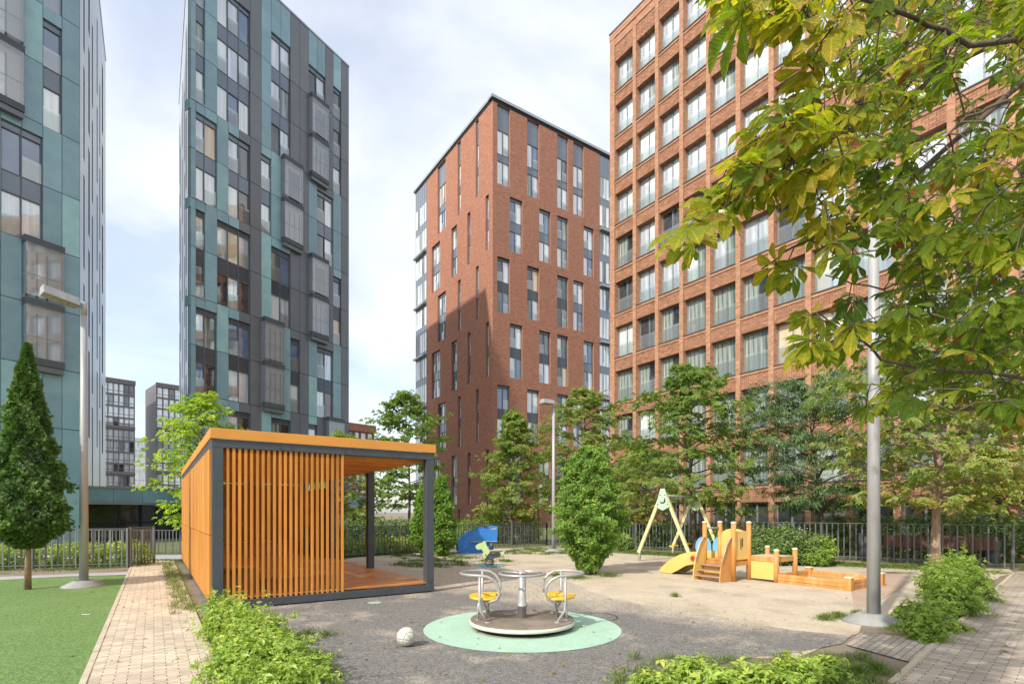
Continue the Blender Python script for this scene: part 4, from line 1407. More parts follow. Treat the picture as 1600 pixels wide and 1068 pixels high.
lamp(G(131, 916), 6.1, .1, 'tall grey street lamp standing on the artificial turf by the cream path', .083, .60, d=(-.62, -.78), tilt=.10)
lamp(G(865, 862), 6.05, .1, 'thin distant street lamp between the centre maple and the bushy conifer', .08, .5)
lamp(G(1365, 972), 6.65, .30, 'thick grey street lamp pole at the right, its head among the chestnut leaves', .088, .66, d=(-1, -.25), tilt=.08)


# ------------------------------------------------------------------ fences
def fence(p0, p1, h, label, name='metal_fence', step=.14, post=2.6, grp='anthracite bar fences'):
    p0 = Vector((p0[0], p0[1], 0)); p1 = Vector((p1[0], p1[1], 0)); d = (p1 - p0); Lh = d.length; d.normalize()
    root = empty(name, p0, label, 'fence' if 'gate' not in name else 'gate', grp)
    mb = MB(); n = int(Lh / step); nn = Vector((-d.y, d.x, 0))
    for i in range(n + 1):
        q = p0 + d * (i * Lh / n)
        a = .5 if i % 2 else -.35                       # flat bars set at alternating angles
        dd = (d * math.cos(a) + nn * math.sin(a)) * .022; nv = (nn * math.cos(a) - d * math.sin(a)) * .004
        mb.hexa([q - dd - nv + Vector((0, 0, .04)), q + dd - nv + Vector((0, 0, .04)), q + dd + nv + Vector((0, 0, .04)), q - dd + nv + Vector((0, 0, .04)),
                 q - dd - nv + Vector((0, 0, h - .02)), q + dd - nv + Vector((0, 0, h - .02)), q + dd + nv + Vector((0, 0, h - .02)), q - dd + nv + Vector((0, 0, h - .02))])
    mb.beam(p0 + Vector((0, 0, h)), p1 + Vector((0, 0, h)), .045, .02)
    mb.beam(p0 + Vector((0, 0, .12)), p1 + Vector((0, 0, .12)), .03, .025)
    mb.build('railing', M['fence'], root)
    k = max(1, round(Lh / post))
    for i in range(k + 1):
        q = p0 + d * (i * Lh / k); m2 = MB(); m2.beam(q, q + Vector((0, 0, h + .02)), .06, .05); m2.build('post', M['fence'], root)
    return root


fence((-20, 13.1), (-11.15, 15.55), 1.13, 'anthracite bar fence at the left edge, behind the trimmed conifer')
fence((-11.10, 15.6), (-11.35, 17.0), 1.15, 'open gate leaf of the bar fence, standing beside the cream path', 'metal_gate', step=.1, grp=None)
fence((-19, 20.8), (-9.3, 20.3), .92, 'far bar fence in front of the dark glass of the low building')
fence((-9.75, 18.4), (-9.0, 19.4), 1.1, 'short bar fence leaf at the far end of the pavilion side wall')
fence((-6.9, 17.9), (1.7, 26.3), 1.1, 'bar fence behind the pavilion and the blue slide', step=.13)
fence((1.7, 26.3), (7.2, 21.9), 1.12, 'far bar fence behind the bushy conifer and the swings', step=.15)
fence((7.2, 21.9), (14.15, 15.15), 1.24, 'bar fence at the right, in front of the slatted bench', step=.17)

# ------------------------------------------------------------------ blue slide
bs0 = G(746, 865)
bs = empty('toddler_slide', bs0, 'small blue painted slide house on a concrete strip by the far fence', 'slide')
sc_ = bs0.y / F
prof = [(714, 847), (716, 863), (722, 865), (762, 865), (772, 851), (777, 850), (778.5, 823.5), (770, 823), (760, 828), (749, 824), (745, 832), (738, 831), (731, 834), (722, 841)]
Xd = Vector((1, .25, 0)).normalized()


def bp_(px, py, k): return bs0 + Xd * ((px - 746) * sc_) + Vector((0, 0, .05 + (865 - py) * sc_)) + Vector((-.2, .97, 0)) * k


for k in (0, .62):
    mb = MB(); mb.prism([bp_(x, y, k) for x, y in prof], Vector((-.2, .97, 0)) * .03); mb.build('side_panel', M['blue'], bs)
mb = MB()
ch = [(714, 850), (722, 844), (731, 837), (738, 834), (745, 835), (749, 832)]
for a, b in zip(ch[:-1], ch[1:]): mb.poly([bp_(a[0], a[1], .03), bp_(b[0], b[1], .03), bp_(b[0], b[1], .62), bp_(a[0], a[1], .62)])
mb.poly([bp_(749, 832, .03), bp_(775, 834, .03), bp_(775, 834, .62), bp_(749, 832, .62)])
mb.build('slide_bed', M['sky_blue'], bs)
mb = MB(); mb.prism([bp_(735, 848, -.12), bp_(777, 848, -.12), bp_(777, 848, -.002), bp_(735, 848, -.002)], (0, 0, .025)); mb.build('shelf', M['pole'], bs)
mb = MB(); mb.lathe(bp_(768, 860, -.08), [(.07, 0), (.09, .26), (.0, .262)], 16); mb.build('bucket', M['steel_dark'], bs)
mb = MB(); mb.prism([bp_(767, 830, -.006), bp_(776, 829, -.006), bp_(776, 826, -.006), bp_(768, 827, -.006)], Vector((.2, -.97, 0)) * .004); mb.build('plate', M['pole'], bs)

# ------------------------------------------------------------------ spring riders
def spring(mb, c, r, h, turns=3.5, w=.014):
    mb.tube([c + Vector((r * math.cos(a), r * math.sin(a), h * a / (2 * math.pi * turns))) for a in np.linspace(0, 2 * math.pi * turns, int(turns * 14))], w, 6)


sr0 = G(765, 884)
sr = empty('spring_rider', sr0, 'lime green animal spring rider behind the merry-go-round', 'spring rider', 'spring riders')
k_ = sr0.y / F


def sp(px, py, dy=0): return sr0 + Vector(((px - 765) * k_, dy, (884 - py) * k_))


mb = MB(); mb.box(sr0.x - .36, sr0.x + .42, sr0.y - .22, sr0.y + .22, .0, .035); mb.build('base_plate', M['sky_blue'], sr)
mb = MB(); spring(mb, sr0 + Vector((.0, 0, .04)), .13, .22); mb.build('spring', M['black_metal'], sr)
hd = [(744, 851), (743, 854), (746, 858), (752, 857), (755, 861), (754, 868), (758, 873), (764, 870), (767, 863), (763, 856), (760, 851), (759, 846), (756, 844), (754, 847), (749, 848)]
mb = MB(); mb.prism([sp(x, y, -.03) for x, y in hd], (0, .06, 0)); mb.build('head', M['lime'], sr)
bd = [(757, 873), (766, 861), (770, 864), (777, 861), (781, 862), (782, 868), (775, 871), (766, 872), (760, 875)]
mb = MB(); mb.prism([sp(x, y, -.06) for x, y in bd], (0, .03, 0)); mb.prism([sp(x, y, .04) for x, y in bd], (0, .03, 0))
mb.box(sr0.x - .02, sr0.x + .26, sr0.y - .09, sr0.y + .09, .36, .385)
mb.build('body', M['steel_dark'], sr)
tl = [(779, 868), (781, 862), (784, 862), (789, 859), (787, 865), (783, 868)]
mb = MB(); mb.prism([sp(x, y, -.025) for x, y in tl], (0, .05, 0)); mb.build('tail', M['lime'], sr)
mb = MB(); mb.tube([sp(759, 866, -.16), sp(759, 866, .16)], .014, 8); mb.build('handle', M['black_metal'], sr)

s20 = Vector((5.75, 15.4, 0))
s2 = empty('spring_rider', s20, 'light blue spring rider with two round panels, half hidden behind the wooden playset', 'spring rider', 'spring riders')
mb = MB(); mb.box(s20.x - .3, s20.x + .3, s20.y - .2, s20.y + .2, 0, .03); mb.build('base_plate', M['steel_dark'], s2)
mb = MB(); spring(mb, s20 + Vector((0, 0, .03)), .12, .26); mb.build('spring', M['black_metal'], s2)
for dx_, nm in ((-.27, 'side_disc'), (.22, 'side_disc')):
    mb = MB(); c = s20 + Vector((dx_, -.1, .62))
    mb.prism([c + Vector((.24 * math.cos(a) * (.85 if math.cos(a) > 0 else 1), 0, .30 * math.sin(a))) for a in [2 * math.pi * k / 28 for k in range(28)]], (0, .035, 0)); mb.build(nm, M['sky_blue'], s2)
mb = MB(); mb.box(s20.x - .35, s20.x + .32, s20.y - .06, s20.y + .14, .29, .36); mb.build('seat', M['yellow'], s2)

# ------------------------------------------------------------------ swing set
sw0 = Vector((4.85, 17.2, 0))
sg = empty('swing_set', sw0, 'pale yellow timber swing frame with two yellow seats and mint gable plates', 'swing')
A1 = Vector((4.86, 17.2, 2.22)); A2 = Vector((6.72, 19.7, 2.22))
ax = (A2 - A1).normalized(); aw = Vector((ax.y, -ax.x, 0))
ends = []
for A, c in ((A1, 0), (A2, 1)):
    for sgn in (-1, 1):
        foot = Vector((A.x, A.y, 0)) + aw * sgn * .84 - ax * .0
        mb = MB(); mb.beam(foot + Vector((0, 0, .28)) + (A - foot) * .0, A + aw * sgn * .05 + Vector((0, 0, .0)), .10, .10, up=ax)
        lg = mb.build('leg', M['cream_wood'], sg)
        mb = MB(); mb.beam(foot + Vector((0, 0, .0)), foot + Vector((0, 0, .36)) - aw * sgn * .05, .075, .075, up=ax); mb.build('foot_bracket', M['pole'], lg)
    fv = -ax if c == 0 else ax
    pl = [(-.07, .14), (.07, .14), (.235, -.44), (.0, -.56), (-.235, -.44)]
    mb = MB(); mb.prism([A + aw * x + Vector((0, 0, z)) + fv * .07 for x, z in pl], fv * .02)
    gp = mb.build('gable_plate', M['mint_panel'], sg)
    cr = [(.10 * math.cos(a), -.24 + .10 * math.sin(a)) for a in np.linspace(-2.6, .9, 16)] + [(-.015 + .075 * math.cos(a), -.22 + .075 * math.sin(a)) for a in np.linspace(.9, -2.6, 16)]
    mb = MB(); mb.prism([A + aw * x + Vector((0, 0, z)) + fv * .092 for x, z in cr], fv * .004)
    for x, z in ((-.08, -.06), (.08, -.06), (-.16, -.36), (.16, -.36)): mb.prism([A + aw * (x + .018 * math.cos(t)) + Vector((0, 0, z + .018 * math.sin(t))) + fv * .092 for t in np.linspace(0, 5.3, 8)], fv * .01)
    mb.build('emblem', M['black_metal'], gp)
mb = MB(); mb.tube([A1 + Vector((0, 0, -.08)) - ax * .06, A2 + Vector((0, 0, -.08)) + ax * .06], .04, 12); mb.build('crossbar', M['pole'], sg)
for t in (.3, .72):
    c = A1.lerp(A2, t); mb = MB(); st = MB()
    for s_ in (-.22, .22): mb.tube([c + ax * s_ + Vector((0, 0, -.12)), c + ax * s_ * .95 + Vector((0, 0, -1.72))], .009, 5)
    mb.build('chain', M['pole'], sg)
    st.beam(c - ax * .25 + Vector((0, 0, -1.74)), c + ax * .25 + Vector((0, 0, -1.74)), .17, .04); st.build('swing_seat', M['yellow'], sg, bevel=.01)

# ------------------------------------------------------------------ wooden playset with slide and sand box
D_ = Vector((5.62, 12.73, 0)); C_ = D_ - U * .60; A_ = C_ + V * .78; B_ = D_ + V * .78
E_ = Vector((6.00, 12.17, 0)); S1 = Vector((6.85, 10.9, 0)); F_ = E_ + U * .78; G_ = D_ + U * .78
ps = empty('wooden_playset', D_, 'orange timber toddler tower with a sand-yellow slide, steps and a low sand box', 'playset')


def ppost(q, h, cap=True):
    mb = MB(); mb.lathe(q, [(.055, 0), (.055, h - .02)], 20); o = mb.build('post', M['play_wood'], ps)
    mb = MB(); mb.lathe(q, [(.062, h - .02), (.062, h + .008), (.03, h + .03), (0.002, h + .032)], 20); mb.build('post_cap', M['cream_cap'], o)


for q in (A_, B_, C_, D_): ppost(q, 1.36)
for q, h in ((E_, .74), (F_, .74), (G_, .76)): ppost(q, h)
pfr = Fr(C_, U)                             # t along u, dep along v
mb = MB()
for i in range(7): fbox(mb, pfr, .05, .55, .46, .49, .03 + i * .103, .03 + i * .103 + .097)
fbox(mb, pfr, .055, .545, .36, .458, -.02, .02); fbox(mb, pfr, .055, .545, .36, .458, .76, .80); fbox(mb, pfr, -.02, .02, .36, .458, .06, .72); fbox(mb, pfr, .58, .62, .36, .458, .06, .72)
mb.build('deck', M['play_wood'], ps)
mb = MB()                                   # panel on the -v face (C to D) with a two-leaf cut-out, and one on the far u face
fbox(mb, pfr, .05, .55, .50, 1.16, -.012, .012)
mb.build('side_panel', M['sand_panel'], ps)
mb = MB(); 
arch = [(.05, .5), (.73, .5)] + [(.39 + .34 * math.cos(a), 1.05 + .16 * math.sin(a)) for a in np.linspace(0, math.pi, 12)]
mb.prism([pfr.p(.60, z, t) - U * .012 for t, z in arch], U * .024); mb.build('side_panel', M['sand_panel'], ps)
mb = MB()
for dz in (0, .0):
    pass
fbox(mb, pfr, .25, .275, .74, .98, -.02, -.0125); fbox(mb, pfr, .31, .335, .80, 1.0, -.02, -.0125); mb.build('cut_out', M['black_metal'], ps)
mb = MB(); mb.tube([A_ + Vector((0, 0, 1.22)), B_ + Vector((0, 0, 1.22))], .018, 8); mb.build('hand_bar', M['rail'], ps)
# steps on the -u side, between two curved cheeks
for k in (0.02, .74):
    cheek = [(0, .0), (0, 1.0), (-.08, .96), (-.19, .84), (-.28, .66), (-.36, .44), (-.41, .22), (-.43, .0)]
    mb = MB(); mb.prism([pfr.p(x - .05, z, k) for x, z in cheek], V * .025); ck = mb.build('step_cheek', M['sand_panel'] if k > .5 else M['play_wood'], ps)
    mb = MB(); mb.tube([pfr.p(x - .06, z + .02, k - .02) for x, z in cheek[1:6]], .012, 6); mb.build('grab_rail', M['rail'], ck)
for i, (x, z) in enumerate(((-.37, .10), (-.27, .22), (-.16, .34))):
    mb = MB(); fbox(mb, pfr, x - .07, x + .08, z, z + .03, .046, .738); mb.build('step', M['worn_board'], ps)
mb = MB(); fbox(mb, pfr, -.09, -.07, .02, .33, .05, .73); mb.build('riser', M['sand_panel'], ps)
# slide on the +v side
for k in (.03, .57):
    sl = [(.80, .22), (.80, .58), (.95, .62), (1.2, .60), (1.5, .52), (1.8, .38), (2.05, .20), (2.22, .03), (2.1, .0), (1.8, .0), (1.6, .10), (1.35, .24), (1.1, .30)]
    mb = MB(); mb.prism([pfr.p(k, z + .02, s_) for s_, z in sl], -U * .03 if k < .5 else U * .03)
    o = mb.build('slide_cheek', M['sand_panel'], ps)
    if k < .5:
        mb = MB(); c = pfr.p(k - .034, .46, 1.12)
        mb.prism([c + V * .075 * math.cos(a) + Vector((0, 0, .075 * math.sin(a))) for a in np.linspace(0, 2 * math.pi, 21)[:-1]], -U * .012); dk = mb.build('disc', M['red'], o)
        mb = MB(); mb.prism([c - U * .013 + V * x + Vector((0, 0, z)) for x, z in ((-.03, -.02), (.0, -.03), (.03, .0), (.01, .03), (.0, .0))], -U * .004); mb.build('emblem', M['black_metal'], dk)
mb = MB(); bed = [(.78, .49), (1.2, .40), (1.5, .30), (1.8, .18), (2.05, .08), (2.2, .04)]
for (a, z0), (b, z1) in zip(bed[:-1], bed[1:]): mb.poly([pfr.p(.03, z0, a), pfr.p(.57, z0, a), pfr.p(.57, z1, b), pfr.p(.03, z1, b)], smooth=True)
mb.build('slide_bed', M['pole'], ps)
# low table beside the tower
mb = MB(); tp = [D_ + V * -.02, E_, F_, G_]
mb.prism([q + Vector((0, 0, .53)) for q in tp], (0, 0, .05)); mb.prism([(q + (D_ + F_) / 2 * 0) + Vector((0, 0, .47)) for q in (D_, E_, E_ + U * .03, D_ + U * .03)], (0, 0, .058)); mb.prism([q + Vector((0, 0, .47)) for q in (E_, F_, F_ + V * .03, E_ + V * .03)], (0, 0, .058))
mb.build('table', M['play_wood'], ps)
mb = MB(); mb.prism([q + Vector((0, 0, .581)) for q in [tp[0] + U * .05, E_ + U * .05, F_ - U * .05, G_ - U * .05]], (0, 0, .008)); mb.build('sand_heap', M['sand'], ps)
mb = MB(); mb.prism([D_ + Vector((0, 0, .06)), E_ + Vector((0, 0, .06)), E_ + Vector((0, 0, .46)), D_ + Vector((0, 0, .46))], U * .02); mb.build('front_panel', M['sand_panel'], ps)
# sand box
sbw = 1.42
for a, b in ((E_, S1), (S1, S1 + U * sbw), (S1 + U * sbw, E_ + U * sbw), (E_ + U * sbw, E_)):
    mb = MB()
    for i in range(3): mb.beam(a + Vector((0, 0, .035 + i * .072)), b + Vector((0, 0, .035 + i * .072)), .04, .066)
    mb.build('board', M['play_wood'], ps, bevel=.004)
for q in (S1, S1 + U * sbw, E_ + U * sbw):
    mb = MB(); mb.beam(q, q + Vector((0, 0, .26)), .13, .13, up=U); o = mb.build('corner_post', M['play_wood'], ps)
    mb = MB(); mb.beam(q + Vector((0, 0, .262)), q + Vector((0, 0, .295)), .145, .145, up=U); mb.build('post_cap', M['cream_cap'], o, bevel=.01)
mb = MB(); mb.prism([q + Vector((0, 0, .02)) for q in (E_ + U * .03, S1 + U * .03, S1 + U * (sbw - .03), E_ + U * (sbw - .03))], (0, 0, .05)); mb.build('sand_fill', M['sand'], ps)

# ------------------------------------------------------------------ bench and bins beyond the right fence
bdir = (Vector((14.15, 15.15, 0)) - Vector((7.2, 21.9, 0))).normalized()
b0 = Vector((12.6, 18.2, 0)); bl = 2.9
bn = empty('park_bench', b0, 'long bench with red-brown slatted back, behind the right fence and the tree trunk', 'bench')
bfr = Fr(b0, bdir)
mb = MB(); 
n = 26
for i in range(n): fbox(mb, bfr, i * bl / n + .006, (i + 1) * bl / n - .006, .45, .86, -.03, 0)
mb.build('backrest', M['bench_wood'], bn)
mb = MB()
for i in range(n): fbox(mb, bfr, i * bl / n + .006, (i + 1) * bl / n - .006, .42, .45, 0, .48)
mb.build('seat', M['bench_wood'], bn)
for t in (.2, 1.4, 2.6):
    mb = MB(); fbox(mb, bfr, t, t + .07, 0, .42, .02, .44); fbox(mb, bfr, t, t + .07, .42, .84, .0, .03); mb.build('leg', M['black_metal'], bn)


def bin_(c, w, h, label, name='litter_bin', mat='steel_dark'):
    root = empty(name, c, label, 'bin', 'dark metal bins behind the right fence')
    mb = MB(); mb.lathe(c, [(w * .46, 0), (w * .5, .03), (w * .5, h - .08)], 20); mb.build('body', M[mat], root)
    mb = MB(); mb.lathe(c, [(w * .53, h - .075), (w * .53, h - .03), (w * .4, h), (.005, h + .002)], 20); mb.build('lid', M['black_metal'], root)


bin_(Vector((11.85, 18.1, 0)), .34, 1.0, 'slim dark bin behind the right fence, left of the slatted bench')
bin_(Vector((14.95, 16.75, 0)), .46, .85, 'broad dark bin behind the fence end, right of the slatted bench')
mb = MB(); q = G(133, 961)
mb.prism([q + Vector((x, y, .014)) for x, y in ((-.06, 0), (.05, .02), (.055, .035), (-.055, .02))], (0, 0, .006))
tag(mb.build('paper_scrap', M['white_wall']), 'small white scrap of paper lying on the artificial turf', 'litter')

# ------------------------------------------------------------------ vegetation
GR = [(.0, (.055, .13, .022)), (.45, (.10, .20, .035)), (.8, (.20, .30, .05)), (1.0, (.34, .36, .06))]
M['leaf_maple'] = leaf_mat('maple_leaves', [(.0, (.085, .155, .038)), (.45, (.18, .28, .065)), (.75, (.27, .34, .09)), (.93, (.38, .40, .12)), (1, (.42, .28, .10))], trans=.52)
M['leaf_yellow'] = leaf_mat('yellowing_maple_leaves', [(.0, (0.139, 0.223, 0.055)), (.4, (0.317, 0.376, 0.092)), (.75, (0.600, 0.582, 0.129)), (1, (0.600, 0.582, 0.184))])
M['leaf_bright'] = leaf_mat('bright_green_leaves', [(.0, (0.137, 0.275, 0.032)), (.5, (0.289, 0.435, 0.048)), (1, (0.518, 0.600, 0.080))], trans=.42)
M['leaf_dark'] = leaf_mat('dark_narrow_leaves', [(.0, (0.033, 0.080, 0.029)), (.5, (0.069, 0.138, 0.048)), (.85, (0.137, 0.217, 0.080)), (1, (0.228, 0.290, 0.128))], rough=.38, trans=.2)
M['leaf_thuja'] = leaf_mat('thuja_scales', [(.0, (0.110, 0.209, 0.036)), (.5, (0.205, 0.354, 0.056)), (.9, (0.361, 0.501, 0.089)), (1, (0.550, 0.293, 0.110))], rough=.6, trans=.25)
M['leaf_thuja_dark'] = leaf_mat('dark_thuja_scales', [(.0, (0.060, 0.128, 0.031)), (.5, (0.118, 0.217, 0.048)), (.95, (0.217, 0.344, 0.077)), (1, (0.238, 0.362, 0.096))], rough=.6, trans=.2)
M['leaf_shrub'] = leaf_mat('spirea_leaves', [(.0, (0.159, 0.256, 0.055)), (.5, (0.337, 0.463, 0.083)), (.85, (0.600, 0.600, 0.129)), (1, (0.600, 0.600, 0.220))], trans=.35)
M['leaf_hedge'] = leaf_mat('hedge_leaves', [(.0, (0.061, 0.131, 0.032)), (.5, (0.129, 0.217, 0.056)), (1, (0.274, 0.348, 0.096))], trans=.25)
M['grass'] = leaf_mat('grass_blades', [(.0, (.06, .12, .02)), (.5, (.13, .20, .04)), (.8, (.22, .25, .07)), (1, (.36, .32, .14))], trans=.3)
M['flower'] = leaf_mat('white_flowers', [(0, (.6, .6, .5)), (1, (.75, .72, .62))], trans=.3)
M['chestnut'] = leaf_mat('chestnut_leaves', [(.0, (.065, .125, .014)), (.35, (.12, .185, .018)), (.62, (.22, .28, .020)), (.82, (.34, .34, .025)), (1, (.44, .34, .04))], rough=.38, trans=.55, spot=((.22, .075, .018), 7.0, .60), vein=1)


def norm(a): return a / np.maximum(np.linalg.norm(a, axis=1, keepdims=True), 1e-9)


def frames(nv, dv):
    """orthonormal x (dir), y, z (normal) from normal and rough direction arrays"""
    z = norm(nv); x = norm(dv - z * (dv * z).sum(1, keepdims=True)); y = np.cross(z, x)
    return x, y, z


def rhombs(c, nv, dv, ln, wd, droop=.15, fold=.0):
    """one bent leaf-shaped quad per row"""
    x, y, z = frames(nv, dv)
    ln = ln[:, None]; wd = wd[:, None]
    a = c; b = c + x * ln * .55 + y * wd * .5 + z * fold * wd; t = c + x * ln - z * droop * ln; d = c + x * ln * .55 - y * wd * .5 + z * fold * wd
    v = np.stack([a, b, t, d], 1).reshape(-1, 3)
    f = np.arange(len(v)).reshape(-1, 4)
    return v, f


def palmate(c, nv, dv, size, leaflets=5, spread=2.6, wf=.42, droop=.25):
    n = len(c); vs = []; 
    x, y, z = frames(nv, dv)
    for k in range(leaflets):
        a = (k / (leaflets - 1) - .5) * spread if leaflets > 1 else 0
        d = x * math.cos(a) + y * math.sin(a)
        l = size * (1 - .28 * abs(a) / (spread / 2 + 1e-6))
        nn = z + nrg.normal(0, .18, (n, 3))
        v, _ = rhombs(c, nn, d, l, l * wf, droop, .12)
        vs.append(v.reshape(n, 4, 3))
    v = np.concatenate(vs, 1).reshape(-1, 3)
    f = np.arange(len(v)).reshape(-1, 4)
    return v, f


def trunk_obj(root, pts, rad, mat, name='trunk'):
    mb = MB(); mb.tube(pts, rad, 12); return mb.build(name, mat, root)


def tree(name, label, base, h, cb, rmax, mat, seed, limbs=34, twigs=7, per=6, size=.2, tr=.09, bark='bark', shape='egg', tint=(0, 1), low_yellow=0, flat=.55, leaflets=5, wf=.42, group=None, narrow=False, lean=(0, 0), cat='tree', droop=.25, up=.35, spread=2.6):
    r = np.random.default_rng(seed)
    base = Vector(base)
    root = empty(name, base, label, cat, group)
    top = Vector((lean[0], lean[1], h * .97))
    pts = []; 
    for i in range(9):
        t = i / 8
        pts.append(base + Vector((top.x * t + .08 * math.sin(seed + t * 5) * (h / 7), top.y * t + .06 * math.cos(seed * 2 + t * 4) * (h / 7), top.z * t)))
    rad = [tr * (1.35 if i == 0 else 1 - .88 * (i / 8)) for i in range(9)]

    def tp(z):
        t = min(max(z / (h * .97), 0), 1) * 8; i = min(int(t), 7); return pts[i].lerp(pts[i + 1], t - i)

    def env(t):                            # crown radius against relative height
        if shape == 'cone': return max(.04, (1 - t) ** .8 * (.55 + .45 * min(1, t * 6)))
        if shape == 'round': return max(.12, math.sin(math.pi * (.1 + .86 * t)) ** .7)
        return max(.08, math.sin(math.pi * (t * .80 + .16)) ** .9 * (1 - t * .35) * 1.12)
    tb = MB(); tb.tube(pts, rad, 12); 
    trunk = tb.build('trunk', M[bark], root)
    lb = MB(); C_, N_, D_ = [], [], []
    ga = seed * 1.3
    for i in range(limbs):
        t = (i + .5) / limbs
        z = cb + (h - cb) * (t * .97)
        ga += 2.399 + r.normal(0, .25)
        L_ = rmax * env(t) * r.uniform(.68, 1.12)
        o = tp(z - .12 * L_)
        el = up + .55 * t + r.normal(0, .1)
        dirv = Vector((math.cos(ga), math.sin(ga), 0))
        P_ = []
        for k in range(6):
            s = k / 5
            P_.append(o + dirv * (L_ * s) + Vector((0, 0, L_ * (math.sin(el) * s - .28 * s * s))) + Vector(r.normal(0, .03 * L_, 3)) * s)
        lb.tube(P_, [max(.006, tr * .38 * (1 - .3 * t) * (1 - .85 * k / 5)) for k in range(6)], 5, cap=False)
        side = Vector((-dirv.y, dirv.x, 0))
        for j in range(twigs):
            s = .25 + .75 * (j + r.uniform(0, .8)) / twigs
            q = P_[min(int(s * 5), 4)].lerp(P_[min(int(s * 5), 4) + 1], s * 5 - min(int(s * 5), 4))
            sg = 1 if j % 2 else -1
            tl = L_ * r.uniform(.22, .46) * (1.15 - .5 * s) + .12
            td = (dirv * r.uniform(.3, .9) + side * sg * r.uniform(.4, 1.1) + Vector((0, 0, r.normal(.12, .22)))).normalized()
            e = q + td * tl
            if j % 2 == 0 or tl > .4: lb.tube([q, q.lerp(e, .5) + Vector((0, 0, .03)), e], [.008, .006, .003], 4, cap=False)
            for k in range(per):
                s2 = r.uniform(.25, 1.05)
                c = np.array(q.lerp(e, s2)) + r.normal(0, .06 + size * .35, 3) * np.array([1, 1, flat])
                C_.append(c); n_ = np.array([td.x * .25 + dirv.x * .3, td.y * .25 + dirv.y * .3, 1.0]) + r.normal(0, .32, 3)
                N_.append(n_); dv = np.array([td.x + dirv.x * .6, td.y + dirv.y * .6, -.25]) + r.normal(0, .5, 3); D_.append(dv)
    lb.build('limbs', M[bark], root)
    C_ = np.array(C_); N_ = np.array(N_); D_ = np.array(D_); n = len(C_)
    sz = size * r.uniform(.65, 1.2, n)
    v, f = palmate(C_, N_, D_, sz, leaflets, spread, wf, droop)
    zt = (C_[:, 2] - base.z - cb) / (h - cb)
    clump = .5 + .5 * np.sin(C_[:, 0] * 2.1 + seed) * np.sin(C_[:, 1] * 1.9) * np.sin(C_[:, 2] * 2.3 + seed)
    tn = tint[0] + (tint[1] - tint[0]) * np.clip(.24 + r.beta(2, 2.6, n) * .66 + .25 * clump, 0, 1)
    if low_yellow: tn = np.clip(tn + low_yellow * np.clip(.55 - zt, 0, 1), 0, 1)
    np_mesh('crown', v, f, M[mat], root, np.repeat(tn, leaflets))
    return root


def thuja(label, base, h, rmax, cb, mat, seed, n=9000, s=.10, trunk_r=.05, name='conifer', group='columnar conifers', lump=.16, power=.75, bulge=.28, red=.0, tufts=160):
    r = np.random.default_rng(seed)
    base = Vector(base); root = empty(name, base, label, 'conifer', group)
    if cb > .3: trunk_obj(root, [base, base + Vector((.02, 0, cb)), base + Vector((-.02, 0, h * .7))], [trunk_r * 1.5, trunk_r, .02], M['bark_tan'])
    else:
        mb = MB()
        for k in range(5):
            a = k * 1.26; q = base + Vector((.16 * math.cos(a), .16 * math.sin(a), 0)); mb.tube([q, base + Vector((.3 * math.cos(a), .3 * math.sin(a), h * .4))], [.03, .012], 6)
        mb.build('stem', M['bark'], root)
    tt = r.uniform(0, 1, tufts) ** 1.1; ta = r.uniform(0, 2 * np.pi, tufts); ts_ = r.uniform(.86, 1.16, tufts); k_ = r.integers(0, tufts, n)
    free = r.random(n) < .35
    t = np.where(free, r.uniform(0, 1, n) ** 1.15, np.clip(tt[k_] + r.normal(0, .022, n), 0, 1))
    az = np.where(free, r.uniform(0, 2 * np.pi, n), ta[k_] + r.normal(0, .17, n))
    tuf = np.where(free, .92, ts_[k_])
    prof = np.minimum(1, (t / bulge + .25)) * (1 - np.clip((t - bulge * .6) / (1 - bulge * .6), 0, 1)) ** power
    lum = 1 + lump * (np.sin(az * 5 + t * 23 + seed) * .6 + np.sin(az * 9 - t * 41) * .4 + np.sin(t * 60 + az * 3) * .35)
    rad = rmax * (prof * lum + .025) * r.uniform(.62, 1.04, n) ** .6 * tuf
    z = cb + (h - cb) * t
    c = np.stack([base.x + np.cos(az) * rad, base.y + np.sin(az) * rad, base.z + z], 1)
    outw = np.stack([np.cos(az), np.sin(az), np.zeros(n)], 1)
    tang = np.stack([-np.sin(az), np.cos(az), np.zeros(n)], 1)
    nv = tang * r.normal(0, 1, (n, 1)) + outw * r.normal(.5, .5, (n, 1)) + np.array([0, 0, .35])
    dv = outw * r.uniform(.2, 1.0, (n, 1)) + np.array([0, 0, .8]) + r.normal(0, .35, (n, 3))
    v, f = palmate(c, nv, dv, s * r.uniform(.7, 1.35, n), 4, 1.5, .42, .08)
    tn = np.clip(r.beta(2, 2.5, n) * .8 + .12 * np.sin(az * 4 + t * 15), 0, .93)
    if red: tn[r.random(n) < red] = 1
    np_mesh('crown', v, f, M[mat], root, np.repeat(tn, 4))
    return root


